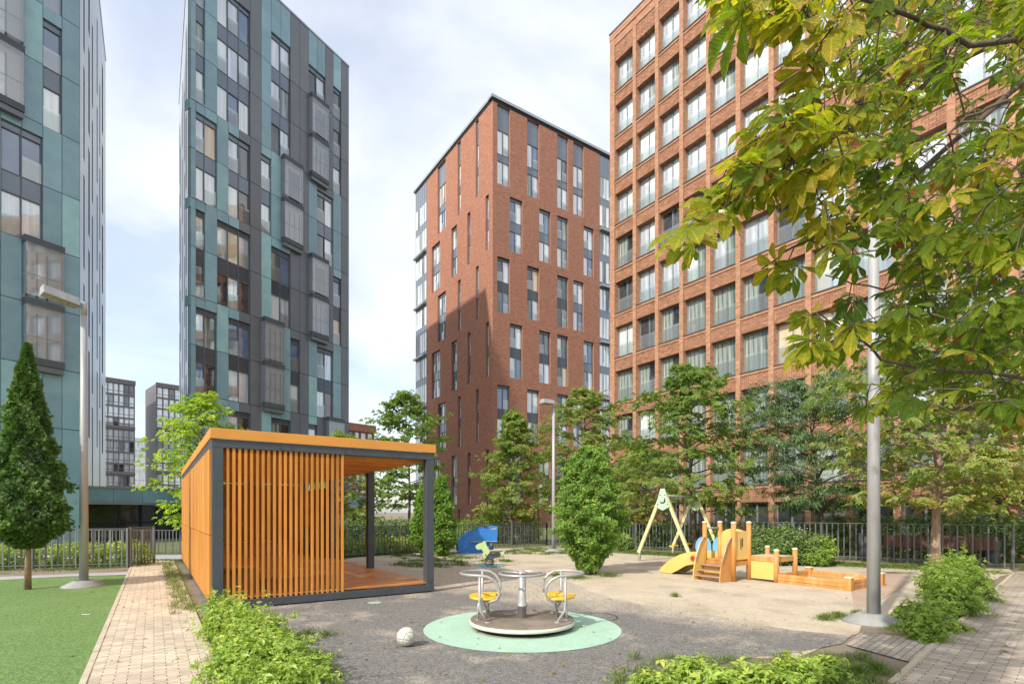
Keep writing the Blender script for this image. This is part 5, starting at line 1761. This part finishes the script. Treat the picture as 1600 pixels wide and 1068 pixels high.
def shrub(label, blobs, mat, seed, n=3000, s=.045, name='shrub', group=None, tint=(0, 1), stems=30, leaflets=3, cat='shrub', flowers=0, base=None, spiky=.25):
    """blobs: (x, y, z, rx, ry, rz) ellipsoids filled with leaves carried on thin stems"""
    r = np.random.default_rng(seed)
    b0_ = base or (blobs[0][0], blobs[0][1], 0)
    root = empty(name, b0_, label, cat, group)
    w = np.array([b[3] * b[4] * b[5] for b in blobs]) ** .7; w /= w.sum()
    idx = r.choice(len(blobs), n, p=w); B = np.array(blobs)[idx]
    d = norm(r.normal(0, 1, (n, 3))); rr = r.uniform(.45, 1, n) ** .5
    rr = rr * (1 + spiky * np.sin(d[:, 0] * 9 + seed) * np.sin(d[:, 1] * 8) * np.sin(d[:, 2] * 7 + 1))
    c = B[:, :3] + d * rr[:, None] * B[:, 3:]
    ok = c[:, 2] > .02; c = c[ok]; d = d[ok]; B = B[ok]; m = len(c)
    nv = d * .5 + np.array([0, 0, .8]) + r.normal(0, .45, (m, 3)); dv = d + r.normal(0, .6, (m, 3)) + np.array([0, 0, .15])
    v, f = palmate(c, nv, dv, s * r.uniform(.6, 1.3, m), leaflets, 2.2, .55, .2)
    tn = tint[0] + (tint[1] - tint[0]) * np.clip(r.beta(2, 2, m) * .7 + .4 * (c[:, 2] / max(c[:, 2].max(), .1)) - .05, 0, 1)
    mb = MB()
    for k in range(stems):
        b = blobs[r.integers(len(blobs))]; a = r.uniform(0, 6.28); q = Vector((b[0] + .35 * b[3] * math.cos(a), b[1] + .35 * b[4] * math.sin(a), 0))
        e = Vector((b[0] + .8 * b[3] * math.cos(a), b[1] + .8 * b[4] * math.sin(a), b[2] + b[5] * r.uniform(.2, .95)))
        mb.tube([q, q.lerp(e, .55) + Vector((0, 0, .08 * b[5])), e], [.006, .005, .0025], 4, cap=False)
    mb.build('stems', M['bark_twig'], root)
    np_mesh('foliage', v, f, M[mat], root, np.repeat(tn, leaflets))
    if flowers:
        sel = r.choice(np.where(c[:, 2] > np.percentile(c[:, 2], 70))[0], flowers)
        fc = c[sel] + np.array([0, 0, .05]); m = len(fc)
        v, f = palmate(np.repeat(fc, 3, 0) + r.normal(0, .035, (m * 3, 3)), r.normal(0, .4, (m * 3, 3)) + [0, 0, 1], r.normal(0, 1, (m * 3, 3)), np.full(m * 3, .035), 4, 5, .7, 0)
        np_mesh('flowers', v, f, M['flower'], root, r.uniform(0, 1, m * 12))
    return root


def grass(name, pts, n, hmin, hmax, seed, w=.006, tint=(0, 1), lean=.5):
    """pts: list of (x, y, radius) patches"""
    r = np.random.default_rng(seed)
    P_ = np.array(pts); k = r.choice(len(P_), n, p=P_[:, 2] ** 1.5 / (P_[:, 2] ** 1.5).sum())
    a = r.uniform(0, 6.283, n); q = np.minimum(np.abs(r.normal(0, .62, n)), 1.6) * P_[k, 2]
    c = np.stack([P_[k, 0] + np.cos(a) * q, P_[k, 1] + np.sin(a) * q, np.zeros(n)], 1)
    h = r.uniform(hmin, hmax, n) * (1.15 - .5 * (q / P_[k, 2]))
    d = np.stack([r.normal(0, lean, n), r.normal(0, lean, n), np.ones(n)], 1)
    nv = np.stack([r.normal(0, 1, n), r.normal(0, 1, n), np.full(n, .2)], 1)
    v, f = rhombs(c, nv, d, h, np.full(n, w) * r.uniform(.7, 1.5, n), .25, 0)
    o = np_mesh(name, v, f, M['grass'], None, tint[0] + (tint[1] - tint[0]) * r.beta(2, 2, n))
    o['kind'] = 'stuff'; return o


# trees
tree('maple_tree', 'young maple before the middle brick block corner, left of the thin street lamp', (0.05, 26.8, 0), 6.75, 1.3, 2.45, 'leaf_maple', 3, limbs=44, twigs=9, per=6, size=.21, tr=.085, shape='cone', low_yellow=.2)
tree('maple_tree', 'tall green maple behind the bushy conifer, just right of the thin street lamp', (4.1, 30.5, 0), 8.6, 1.8, 3.3, 'leaf_maple', 5, limbs=48, twigs=9, per=6, size=.24, tr=.1, low_yellow=.25)
tree('maple_tree', 'yellowing maple rising behind the swing set, before the right brick block', (7.0, 20.8, 0), 7.3, 1.75, 2.95, 'leaf_maple', 8, limbs=46, twigs=9, per=6, size=.22, tr=.1, low_yellow=.38, tint=(.0, .70), shape='egg')
tree('willow_leaved_tree', 'dark tree with narrow leaves and leaning grey stems behind the white flowered shrub', (11.4, 19.7, 0), 6.3, 1.6, 2.75, 'leaf_dark', 13, limbs=46, twigs=9, per=9, size=.21, tr=.09, shape='round', leaflets=6, wf=.22, droop=.5, lean=(-.5, 0), spread=4)
tree('broadleaf_tree', 'leafy tree with a straight tan trunk standing among the shrubs before the right fence', (11.55, 14.6, 0), 6.0, 1.75, 3.1, 'leaf_maple', 17, limbs=46, twigs=9, per=7, size=.19, tr=.13, bark='bark_tan', shape='round', low_yellow=.3)
tree('ornamental_tree', 'bright yellow-green tree behind the back left corner of the orange pavilion', (-12.6, 21.8, 0), 6.5, 1.2, 2.1, 'leaf_bright', 21, limbs=40, twigs=8, per=5, size=.2, tr=.07, shape='egg', low_yellow=.1)
tree('maple_tree', 'tall green maple above the pavilion roof at its right end', (-5.15, 26.5, 0), 7.6, 1.9, 2.2, 'leaf_maple', 25, limbs=38, twigs=8, per=7, size=.22, tr=.08, low_yellow=.2, tint=(.05, .8))
tree('maple_tree', 'maple seen through the slats and open side of the pavilion', (-8.6, 27.5, 0), 5.6, 1.2, 2.6, 'leaf_maple', 28, limbs=36, twigs=8, per=8, size=.2, tr=.08, low_yellow=.3)
tree('maple_tree', 'lighter green tree beyond the fence at the far right edge', (17.2, 19.2, 0), 3.9, .8, 2.3, 'leaf_yellow', 33, limbs=30, twigs=8, per=7, size=.17, tr=.07, tint=(0, .7))
tree('maple_tree', 'small reddish green tree between the bushy conifer and the swing set, far behind', (6.1, 25.5, 0), 4.9, 1.2, 2.1, 'leaf_maple', 36, limbs=34, twigs=8, per=7, size=.18, tr=.06, tint=(.1, 1), low_yellow=.5)
# conifers
thuja('dark pointed conifer with a bare trunk, standing on the turf at the left edge', G(43, 921), 5.05, .64, .86, 'leaf_thuja_dark', 41, n=30000, s=.066, trunk_r=.045, power=.9, bulge=.16, lump=.3, tufts=150)
thuja('big bushy conifer with a broad rounded body, right of the thin street lamp', G(921, 897), 3.3, .84, .12, 'leaf_thuja', 43, n=46000, s=.050, power=.38, bulge=.48, red=.015, lump=.30, tufts=190)
thuja('slim conifer half hidden behind the front right pavilion post', (-3.3, 20.3, 0), 2.75, .52, .05, 'leaf_thuja', 45, n=8000, s=.085, power=.5, bulge=.3, lump=.1)
thuja('slim conifer between the front right pavilion post and the blue slide', (-2.6, 19.6, 0), 2.9, .58, .05, 'leaf_thuja', 47, n=9000, s=.085, power=.55, bulge=.28, lump=.1)

# foreground shrubs
fb = []
for px, py, w, h in ((360, 975, .34, .52), (400, 990, .36, .50), (345, 940, .22, .40), (420, 1030, .36, .44), (465, 1045, .30, .36), (380, 1040, .36, .46), (480, 1075, .26, .30), (440, 1010, .26, .34), (410, 1090, .4, .4)):
    q = G(px, py + 25); fb.append((q.x, q.y, h * .35, w, w, h * .62))
shrub('light green spirea shrubs spilling beside the cream path in front of the pavilion', fb, 'leaf_shrub', 51, n=8500, s=.055, stems=120, tint=(.0, .85), spiky=.9)
fb = []
for px, py, w, h in ((1030, 1075, .22, .2), (1080, 1060, .2, .26), (1130, 1075, .26, .24), (1190, 1070, .24, .24), (1240, 1062, .22, .24), (1290, 1050, .2, .2), (980, 1085, .16, .14)):
    q = G(px, py + 10); fb.append((q.x, q.y, h * .35, w, w * .8, h * .6))
shrub('low sparse shrub at the bottom edge below the merry-go-round', fb, 'leaf_shrub', 53, n=2300, s=.072, stems=70, tint=(.1, .78), spiky=.95)
fb = []
for px, py, w, h in ((1455, 975, .27, .42), (1490, 950, .34, .58), (1448, 990, .22, .34), (1512, 925, .36, .60), (1475, 930, .30, .62), (1500, 905, .34, .66), (1462, 915, .24, .55), (1425, 965, .18, .28)):
    q = G(px, py + 10); fb.append((q.x, q.y, h * .45, w, w, h * .6))
shrub('dense green shrub between the thick street lamp and the right path', fb, 'leaf_shrub', 55, n=9000, s=.062, stems=110, tint=(0, .62), spiky=.8)
shrub('dark green shrub with white flower heads behind the wooden playset', [(7.6, 16.6, .55, .55, .5, .6), (8.3, 16.3, .6, .6, .5, .62), (8.9, 16.1, .45, .55, .45, .5), (7.9, 16.2, .35, .5, .4, .4)], 'leaf_hedge', 57, n=9000, s=.07, tint=(.1, 1), flowers=90)
shrub('bright green round shrub beside the white flowered shrub', [(9.25, 16.2, .45, .5, .45, .45), (9.0, 15.9, .3, .45, .4, .32)], 'leaf_shrub', 58, n=4000, s=.07, tint=(0, .6))
shrub('low green plant in front of the far fence, left of the swing legs', [(4.6, 22.0, .3, .45, .35, .3)], 'leaf_hedge', 59, n=1200, s=.08, tint=(.3, 1))
shrub('green bush seen between the swing frames', [(7.6, 19.6, .5, .55, .5, .55), (8.3, 19.3, .45, .5, .5, .5)], 'leaf_hedge', 60, n=3500, s=.08)
fb = [(x, 14.9 + .27 * (x + 13.5) + .9, .35, .5, .35, .38) for x in np.arange(-17, -11.3, .55)]
shrub('yellow-green shrub row behind the left bar fence', fb, 'leaf_shrub', 61, n=6000, s=.075, tint=(0, .9))
fb = [(-6.4 + t * .86, 18.9 + t * .86, .30, .4, .35, .36) for t in np.arange(-.5, 3.4, .42)]
shrub('yellow-green plants growing along the fence behind the pavilion floor', fb, 'leaf_shrub', 62, n=5500, s=.075, tint=(0, 1))
fb = [(-9.5 + t * .86, 20.5 + t * .86, .75, .5, .5, .62) for t in np.arange(-1, 6.4, .55)]
shrub('long clipped hedge beyond the fence behind the pavilion', fb, 'leaf_hedge', 63, n=15000, s=.075, cat='hedge', name='hedge', tint=(.1, 1))
fb = [(-1.4, 27.5, .7, .9, .6, .75), (-2.4, 26.9, .6, .7, .6, .65)]
shrub('pale clipped bush beyond the fence above the blue slide', fb, 'leaf_shrub', 64, n=4000, s=.08, tint=(0, .55), cat='hedge', name='hedge')
fb = [(9.2 + t * .72, 22.6 - t * .70, .62, .5, .5, .6) for t in np.arange(-4.5, 3.9, .55)]
shrub('dark low hedge beyond the right fence, before the ground floor windows', fb, 'leaf_hedge', 65, n=14000, s=.08, cat='hedge', name='hedge', tint=(0, .7))
fb = [(13.2 + t * .72, 20.0 - t * .70, .78, .5, .5, .78) for t in np.arange(-1.0, 7.5, .55)]
shrub('tall dark hedge behind the slatted bench at the right', fb, 'leaf_hedge', 66, n=16000, s=.075, cat='hedge', name='hedge', tint=(0, .75))
fb = [(2.8 + t, 27.6 - t * .3, .6, .5, .5, .6) for t in np.arange(0, 5, .6)]
shrub('green bushes beyond the far fence behind the swings', fb, 'leaf_hedge', 67, n=6000, s=.09, cat='hedge', name='hedge', tint=(.2, 1))
shrub('light bushy plants beyond the fence, left of the thin street lamp', [(-.6, 28.0, .9, .8, .6, .9), (.9, 28.3, .7, .7, .6, .8)], 'leaf_yellow', 68, n=4000, s=.09, tint=(0, .7))

# grass and weeds
pts = []
for i in range(150):                        # along the pavilion side wall
    s_ = rnd.uniform(0, 9.5); q = pf.p(-.2 - rnd.uniform(0, .35), 0, s_); pts.append((q.x, q.y, rnd.uniform(.03, .12)))
grass('grass', pts, 3200, .04, .20, 71, tint=(.2, 1))
pts = []
for px, py, r_ in ((1310, 965, .22), (1290, 968, .15), (1430, 965, .25), (1340, 960, .12), (1055, 932, .10), (1450, 995, .22), (1400, 985, .15), (1500, 985, .2), (1550, 940, .2), (900, 903, .35), (950, 900, .3), (870, 900, .2), (610, 900, .01)):
    q = G(px, py); pts.append((q.x, q.y, r_))
grass('grass', pts, 9000, .04, .13, 72, tint=(.1, 1))
pts = []
for k in range(120):
    px = rnd.uniform(620, 900); q = G(px, rnd.uniform(862, 886) if px < 800 else rnd.uniform(856, 866)); pts.append((q.x, q.y, rnd.uniform(.2, .6)))
grass('grass', pts, 16000, .03, .10, 73, w=.014, tint=(0, .8))
pts = []
for k in range(150):
    t = rnd.random(); a = Vector((4.3, 22.7)); b = Vector((13.2, 14.9)); q = a.lerp(b, t) + Vector((-.3 - rnd.uniform(0, .7), -.5 - rnd.uniform(-.1, .5))); pts.append((q.x, q.y, rnd.uniform(.25, .6)))
grass('grass', pts, 26000, .04, .15, 74, w=.012, tint=(0, .85))
pts = []
for k in range(100):
    q = G(rnd.uniform(960, 1390), rnd.uniform(1030, 1085)); 
    if (q.x - .9) > -.2: pts.append((q.x, q.y, rnd.uniform(.08, .2)))
for px, py in ((1310, 1060), (1340, 1055), (1370, 1050), (1355, 1075)):
    q = G(px, py); pts += [(q.x, q.y, .18)] * 6
grass('grass', pts, 9000, .04, .15, 75, tint=(.1, .9))
pts = []
for k in range(60):
    q = G(rnd.uniform(330, 520), rnd.uniform(985, 1085)); pts.append((q.x, q.y, rnd.uniform(.08, .25)))
grass('grass', pts, 7000, .04, .14, 76, tint=(.1, .9))
pts = [(x, 15.9 + .1 * x * 0 + rnd.uniform(-1.2, 1.0), rnd.uniform(.4, .9)) for x in np.arange(-22, -11, .25)] + [(x, 18.0 + rnd.uniform(-.4, 0), .4) for x in np.arange(-16, -7.5, .3)]
grass('grass', pts, 16000, .03, .09, 77, w=.014, tint=(0, .6))


# foreground horse-chestnut, standing just outside the right edge of the view
def chestnut():
    r = np.random.default_rng(99)
    tb = Vector((6.9, 3.3, 0))
    root = empty('chestnut_tree', tb, 'horse chestnut whose big yellowing leaves hang into the upper right of the view', 'tree')
    trunk_obj(root, [tb, tb + Vector((-.1, 0, 2.2)), tb + Vector((-.2, .1, 4.2)), tb + Vector((-.1, .2, 7.5))], [.22, .17, .13, .04], M['bark'])
    src = [tb + Vector((-.2, .1, z)) for z in (2.9, 3.4, 3.9, 4.5, 5.2)]
    paths = [
        ([(1600, 128, 3.3), (1450, 256, 3.0), (1377, 318, 2.9), (1325, 352, 2.8), (1240, 385, 2.7), (1190, 420, 2.6)], 3, .016),
        ([(1640, 20, 3.0), (1480, 110, 2.8), (1420, 150, 2.7), (1300, 219, 2.5), (1222, 266, 2.4), (1143, 318, 2.3), (1095, 345, 2.25)], 4, .015),
        ([(1640, 590, 3.4), (1500, 580, 3.1), (1397, 572, 2.9), (1321, 513, 2.8), (1260, 520, 2.75)], 1, .013),
        ([(1640, 60, 2.4), (1520, 70, 2.3), (1430, 30, 2.2), (1330, -10, 2.1), (1180, -60, 2.0)], 4, .014),
        ([(1640, 330, 3.6), (1530, 400, 3.6), (1450, 430, 3.5), (1380, 450, 3.4), (1290, 430, 3.2)], 2, .013),
        ([(1640, 480, 4.4), (1560, 500, 4.3), (1470, 545, 4.2), (1400, 600, 4.1)], 1, .012),
        ([(1640, 220, 4.6), (1540, 300, 4.5), (1450, 360, 4.4), (1380, 390, 4.3), (1300, 400, 4.2)], 3, .012),
        ([(1640, 660, 2.9), (1540, 640, 2.8), (1450, 640, 2.75), (1390, 655, 2.7)], 0, .010),
        ([(1640, 130, 2.1), (1560, 160, 2.1), (1500, 190, 2.1), (1420, 260, 2.15)], 3, .009),
    ]
    mb = MB(); nodes_ = []
    for pts, si, r0 in paths:
        w = [P(*p) for p in pts]
        s0 = src[si]
        full = [s0, s0.lerp(w[0], .5) + Vector((0, 0, .25))] + w
        sm = []
        for i in range(len(full) - 1):
            for k in range(4): 
                q = full[i].lerp(full[i + 1], k / 4)
                if i > 1: q = q + Vector(r.normal(0, .006, 3))
                sm.append(q)
        sm.append(full[-1])
        n = len(sm)
        rad = [max(.0035, r0 * 1.3 * (1 - i / n) ** 1.2 + .003) for i in range(n)]
        mb.tube(sm, rad, 7)
        nodes_ += [(q, i) for i, q in enumerate(sm) if i > 9]
    poly = [(1098, -40), (1125, 60), (1160, 70), (1185, 30), (1200, 75), (1225, 60), (1228, 20), (1270, 60), (1240, 80), (1215, 145), (1195, 150), (1150, 190), (1120, 270), (1060, 320), (1040, 400), (1080, 405), (1110, 350), (1150, 330), (1210, 340), (1250, 370), (1195, 425), (1205, 465), (1250, 440), (1290, 430), (1240, 490), (1225, 525), (1260, 560), (1330, 590), (1335, 655), (1400, 650), (1500, 660), (1560, 655), (1640, 700), (1640, -40)]
    holes = [(1530, 110, 40), (1480, 195, 42), (1565, 160, 35), (1240, 335, 28), (1390, 400, 22), (1360, 470, 24), (1590, 260, 25), (1500, 290, 18), (1590, 430, 20), (1300, 470, 30), (1369, 360, 26), (1369, 400, 30), (1368, 440, 26), (1368, 470, 22), (1366, 560, 26), (1366, 530, 22), (1366, 590, 26), (1366, 615, 20), (1280, 400, 26), (1240, 450, 20), (1310, 560, 18), (1250, 300, 22), (1330, 440, 20), (1290, 260, 16)]

    def inside(x, y):
        c = False; j = len(poly) - 1
        for i in range(len(poly)):
            xi, yi = poly[i]; xj, yj = poly[j]
            if (yi > y) != (yj > y) and x < (xj - xi) * (y - yi) / (yj - yi) + xi: c = not c
            j = i
        return c
    leaves = []
    hand = [(1090, 345, 2.25, .21), (1075, 355, 2.2, .20), (1130, 320, 2.3, .2), (1160, 20, 1.9, .23), (1205, -10, 1.9, .22), (1245, 15, 2.2, .2), (1265, 30, 2.25, .2),
            (1160, 290, 2.35, .2), (1200, 250, 2.35, .2), (1240, 225, 2.4, .19), (1215, 415, 2.6, .17), (1290, 505, 2.8, .16), (1275, 525, 2.8, .16), (1300, 45, 2.2, .22), (1345, 365, 2.85, .16), (1360, 600, 2.7, .15)]
    for x, y, Y, s in hand: leaves.append((P(x, y, Y), s, x, y))
    tries = 0
    while len(leaves) < 1450 and tries < 60000:
        tries += 1
        x = r.uniform(1060, 1650); y = r.uniform(-60, 670)
        if not inside(x, y): continue
        if any((x - a) ** 2 + (y - b) ** 2 < c * c for a, b, c in holes): continue
        near = x < 1300
        Y = r.uniform(2.1, 2.9) if near else r.choice([r.uniform(2.0, 3.0), r.uniform(3.0, 5.2)], p=[.30, .70])
        if x < 1300 and r.random() < .45: continue
        s = r.uniform(.115, .17) if (x < 1300 and y < 450) else r.uniform(.075, .135)
        px_r = s / Y * F * .55
        if not inside(x - px_r, y) or not inside(x, y + px_r * .7): 
            if r.random() < .93: continue
        leaves.append((P(x, y, Y), s, x, y))
    for k in range(260):                   # leaves along the boughs between the trunk and the view
        si = int(r.integers(len(paths))); w0 = P(*paths[si][0][0]); q = src[paths[si][1]].lerp(w0, r.uniform(.15, .95)) + Vector(r.normal(0, .22, 3))
        if 800 + F * q.x / q.y > 1660: leaves.append((q, r.uniform(.1, .16), 9999, 0))
    # part of the crown above and beside the view, which throws the dappled shade on the right path
    for k in range(330):
        q = Vector((r.uniform(2.2, 9.5), r.uniform(-1.0, 5.2), r.uniform(3.6, 7.2)))
        px_ = 800 + F * q.x / max(q.y, .3); py_ = HZ - F * (q.z - EYE) / max(q.y, .3)
        if q.y > .1 and px_ < 1680 and py_ > -60: continue
        leaves.append((q, r.uniform(.15, .22), 9999, 0))
    V_, F_, T_ = [], [], []
    ns = 13
    prof = np.array([.04, .07, .13, .24, .38, .54, .71, .87, .98, 1.0, .84, .48, .02]); LU, LW = [], []
    # twigs grow outward: the leaf nearest to the wood joins first and can carry the next one
    todo = [l for l in leaves if l[2] != 9999]; order = []
    NP = np.array([tuple(n[0]) for n in nodes_]); TP = np.array([tuple(l[0]) for l in todo])
    dist = np.linalg.norm(TP[:, None] - NP[None], axis=2); bi = dist.argmin(1); bd = dist.min(1)
    par = [Vector(NP[i]) for i in bi]; done = np.zeros(len(todo), bool)
    for _ in range(len(todo)):
        i = int(np.where(done, 1e9, bd).argmin()); done[i] = True; order.append((todo[i], par[i]))
        nd = np.linalg.norm(TP - TP[i], axis=1) * 1.15 + .05
        for j in np.where((nd < bd) & ~done)[0]: bd[j] = nd[j]; par[j] = todo[i][0]
    order += [(l, None) for l in leaves if l[2] == 9999]
    for (c, s, x, y), pnode in order:
        off = x == 9999
        best = (pnode, 0) if not off else None
        out_d = Vector((-.5, -.1, 0)) if off else (c - best[0])
        if not off:
            if out_d.length > .02: mb.tube([best[0], best[0].lerp(c, .5) + Vector((0, 0, .02)), c], [.004, .003, .0018], 5, cap=False)
            out_d = out_d.normalized() if out_d.length > .05 else Vector((-.6, -.3, 0))
        dirv = np.array([out_d.x, out_d.y, -.3]) * .35 + np.array([-.80, -.1, -.42]) + r.normal(0, .30, 3)
        nv = np.array([-.30, -.45, .75]) + r.normal(0, .42, 3)
        X, Yv, Z = frames(nv[None], dirv[None]); X, Yv, Z = X[0], Yv[0], Z[0]
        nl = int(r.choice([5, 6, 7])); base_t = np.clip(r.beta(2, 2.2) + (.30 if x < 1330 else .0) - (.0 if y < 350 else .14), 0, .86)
        spread_ = r.uniform(2.7, 4.1)
        for k in range(nl):
            a = (k - (nl - 1) / 2) / (nl - 1) * spread_
            d = X * math.cos(a) + Yv * math.sin(a)
            l = s * (1 - .30 * abs(a) / (spread_ / 2)) * r.uniform(.9, 1.08)
            side = np.cross(Z, d)
            wv = l * .19
            b = len(V_)
            dr = r.uniform(.05, .55); tw = r.normal(0, .2)
            for i in range(ns):
                t = i / (ns - 1)
                p = np.array(c) + d * l * (t * (1 - .12 * dr * t)) - Z * l * dr * t * t * .6 - np.array([0, 0, 1]) * l * .12 * t * t
                hw = wv * prof[i] * (1.0 if i % 2 else .93)
                cup = hw * (.30 + (.07 if i % 2 else 0)); sv = side * math.cos(tw * t) + Z * math.sin(tw * t)
                LU += [t] * 3; LW += [-1, 0, 1]
                V_ += [p - sv * hw + Z * cup, p + Z * (.0 if i % 2 else -.004 * s / .2), p + sv * hw + Z * cup]
            for i in range(ns - 1):
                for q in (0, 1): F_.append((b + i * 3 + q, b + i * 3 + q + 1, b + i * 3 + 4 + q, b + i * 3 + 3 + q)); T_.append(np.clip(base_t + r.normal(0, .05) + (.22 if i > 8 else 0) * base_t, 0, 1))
    mb.build('branches', M['bark_twig'], root)
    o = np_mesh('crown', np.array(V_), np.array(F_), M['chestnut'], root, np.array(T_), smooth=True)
    for nm, arr in (('along', LU), ('across', LW)):
        a = o.data.attributes.new(nm, 'FLOAT', 'POINT'); a.data.foreach_set('value', np.array(arr, dtype=np.float32))
    m2 = MB()
    for x, y, Y in ((1128, 312, 2.25), (1340, 190, 2.5), (1440, 130, 2.6), (1345, 195, 2.55)):
        c = P(x, y + 22, Y); m2.lathe(c + Vector((0, 0, -.018)), [(.001, 0), (.010, .005), (.016, .014), (.016, .022), (.010, .031), (.001, .035)], 12)
        for k in range(40):
            dv = Vector(r.normal(0, 1, 3)).normalized(); m2.tube([c + dv * .015, c + dv * .022], [.002, .0004], 4, cap=False)
    m2.build('spiny_fruit', M['lime'], root)


chestnut()


# fallen leaves and bits of debris on the ground
def litter():
    r = np.random.default_rng(5)
    C_ = []
    for k in range(320):
        c_ = r.random()
        if c_ < .45: q = G(r.uniform(430, 1330), r.uniform(905, 1066))
        elif c_ < .7: q = R0 + PD * r.uniform(-4, 9) + PN * r.uniform(0, 2.5)
        elif c_ < .85: q = along(r.uniform(4.5, 16)) + Vector((r.uniform(0, 1.2), 0, 0))
        else: q = Vector((r.uniform(-9, -4.3), r.uniform(5, 12), 0))
        C_.append((q.x, q.y, .022))
    C_ = np.array(C_); n = len(C_)
    v, f = rhombs(C_, r.normal(0, .25, (n, 3)) + [0, 0, 1], r.normal(0, 1, (n, 3)) * [1, 1, .1], r.uniform(.03, .075, n), r.uniform(.02, .045, n), .1, .2)
    m = leaf_mat('fallen_leaves', [(0, (.16, .10, .04)), (.5, (.36, .26, .07)), (1, (.20, .22, .06))], trans=.1)
    o = np_mesh('fallen_leaves', v, f, m, None, r.uniform(0, 1, n)); o['kind'] = 'stuff'


litter()
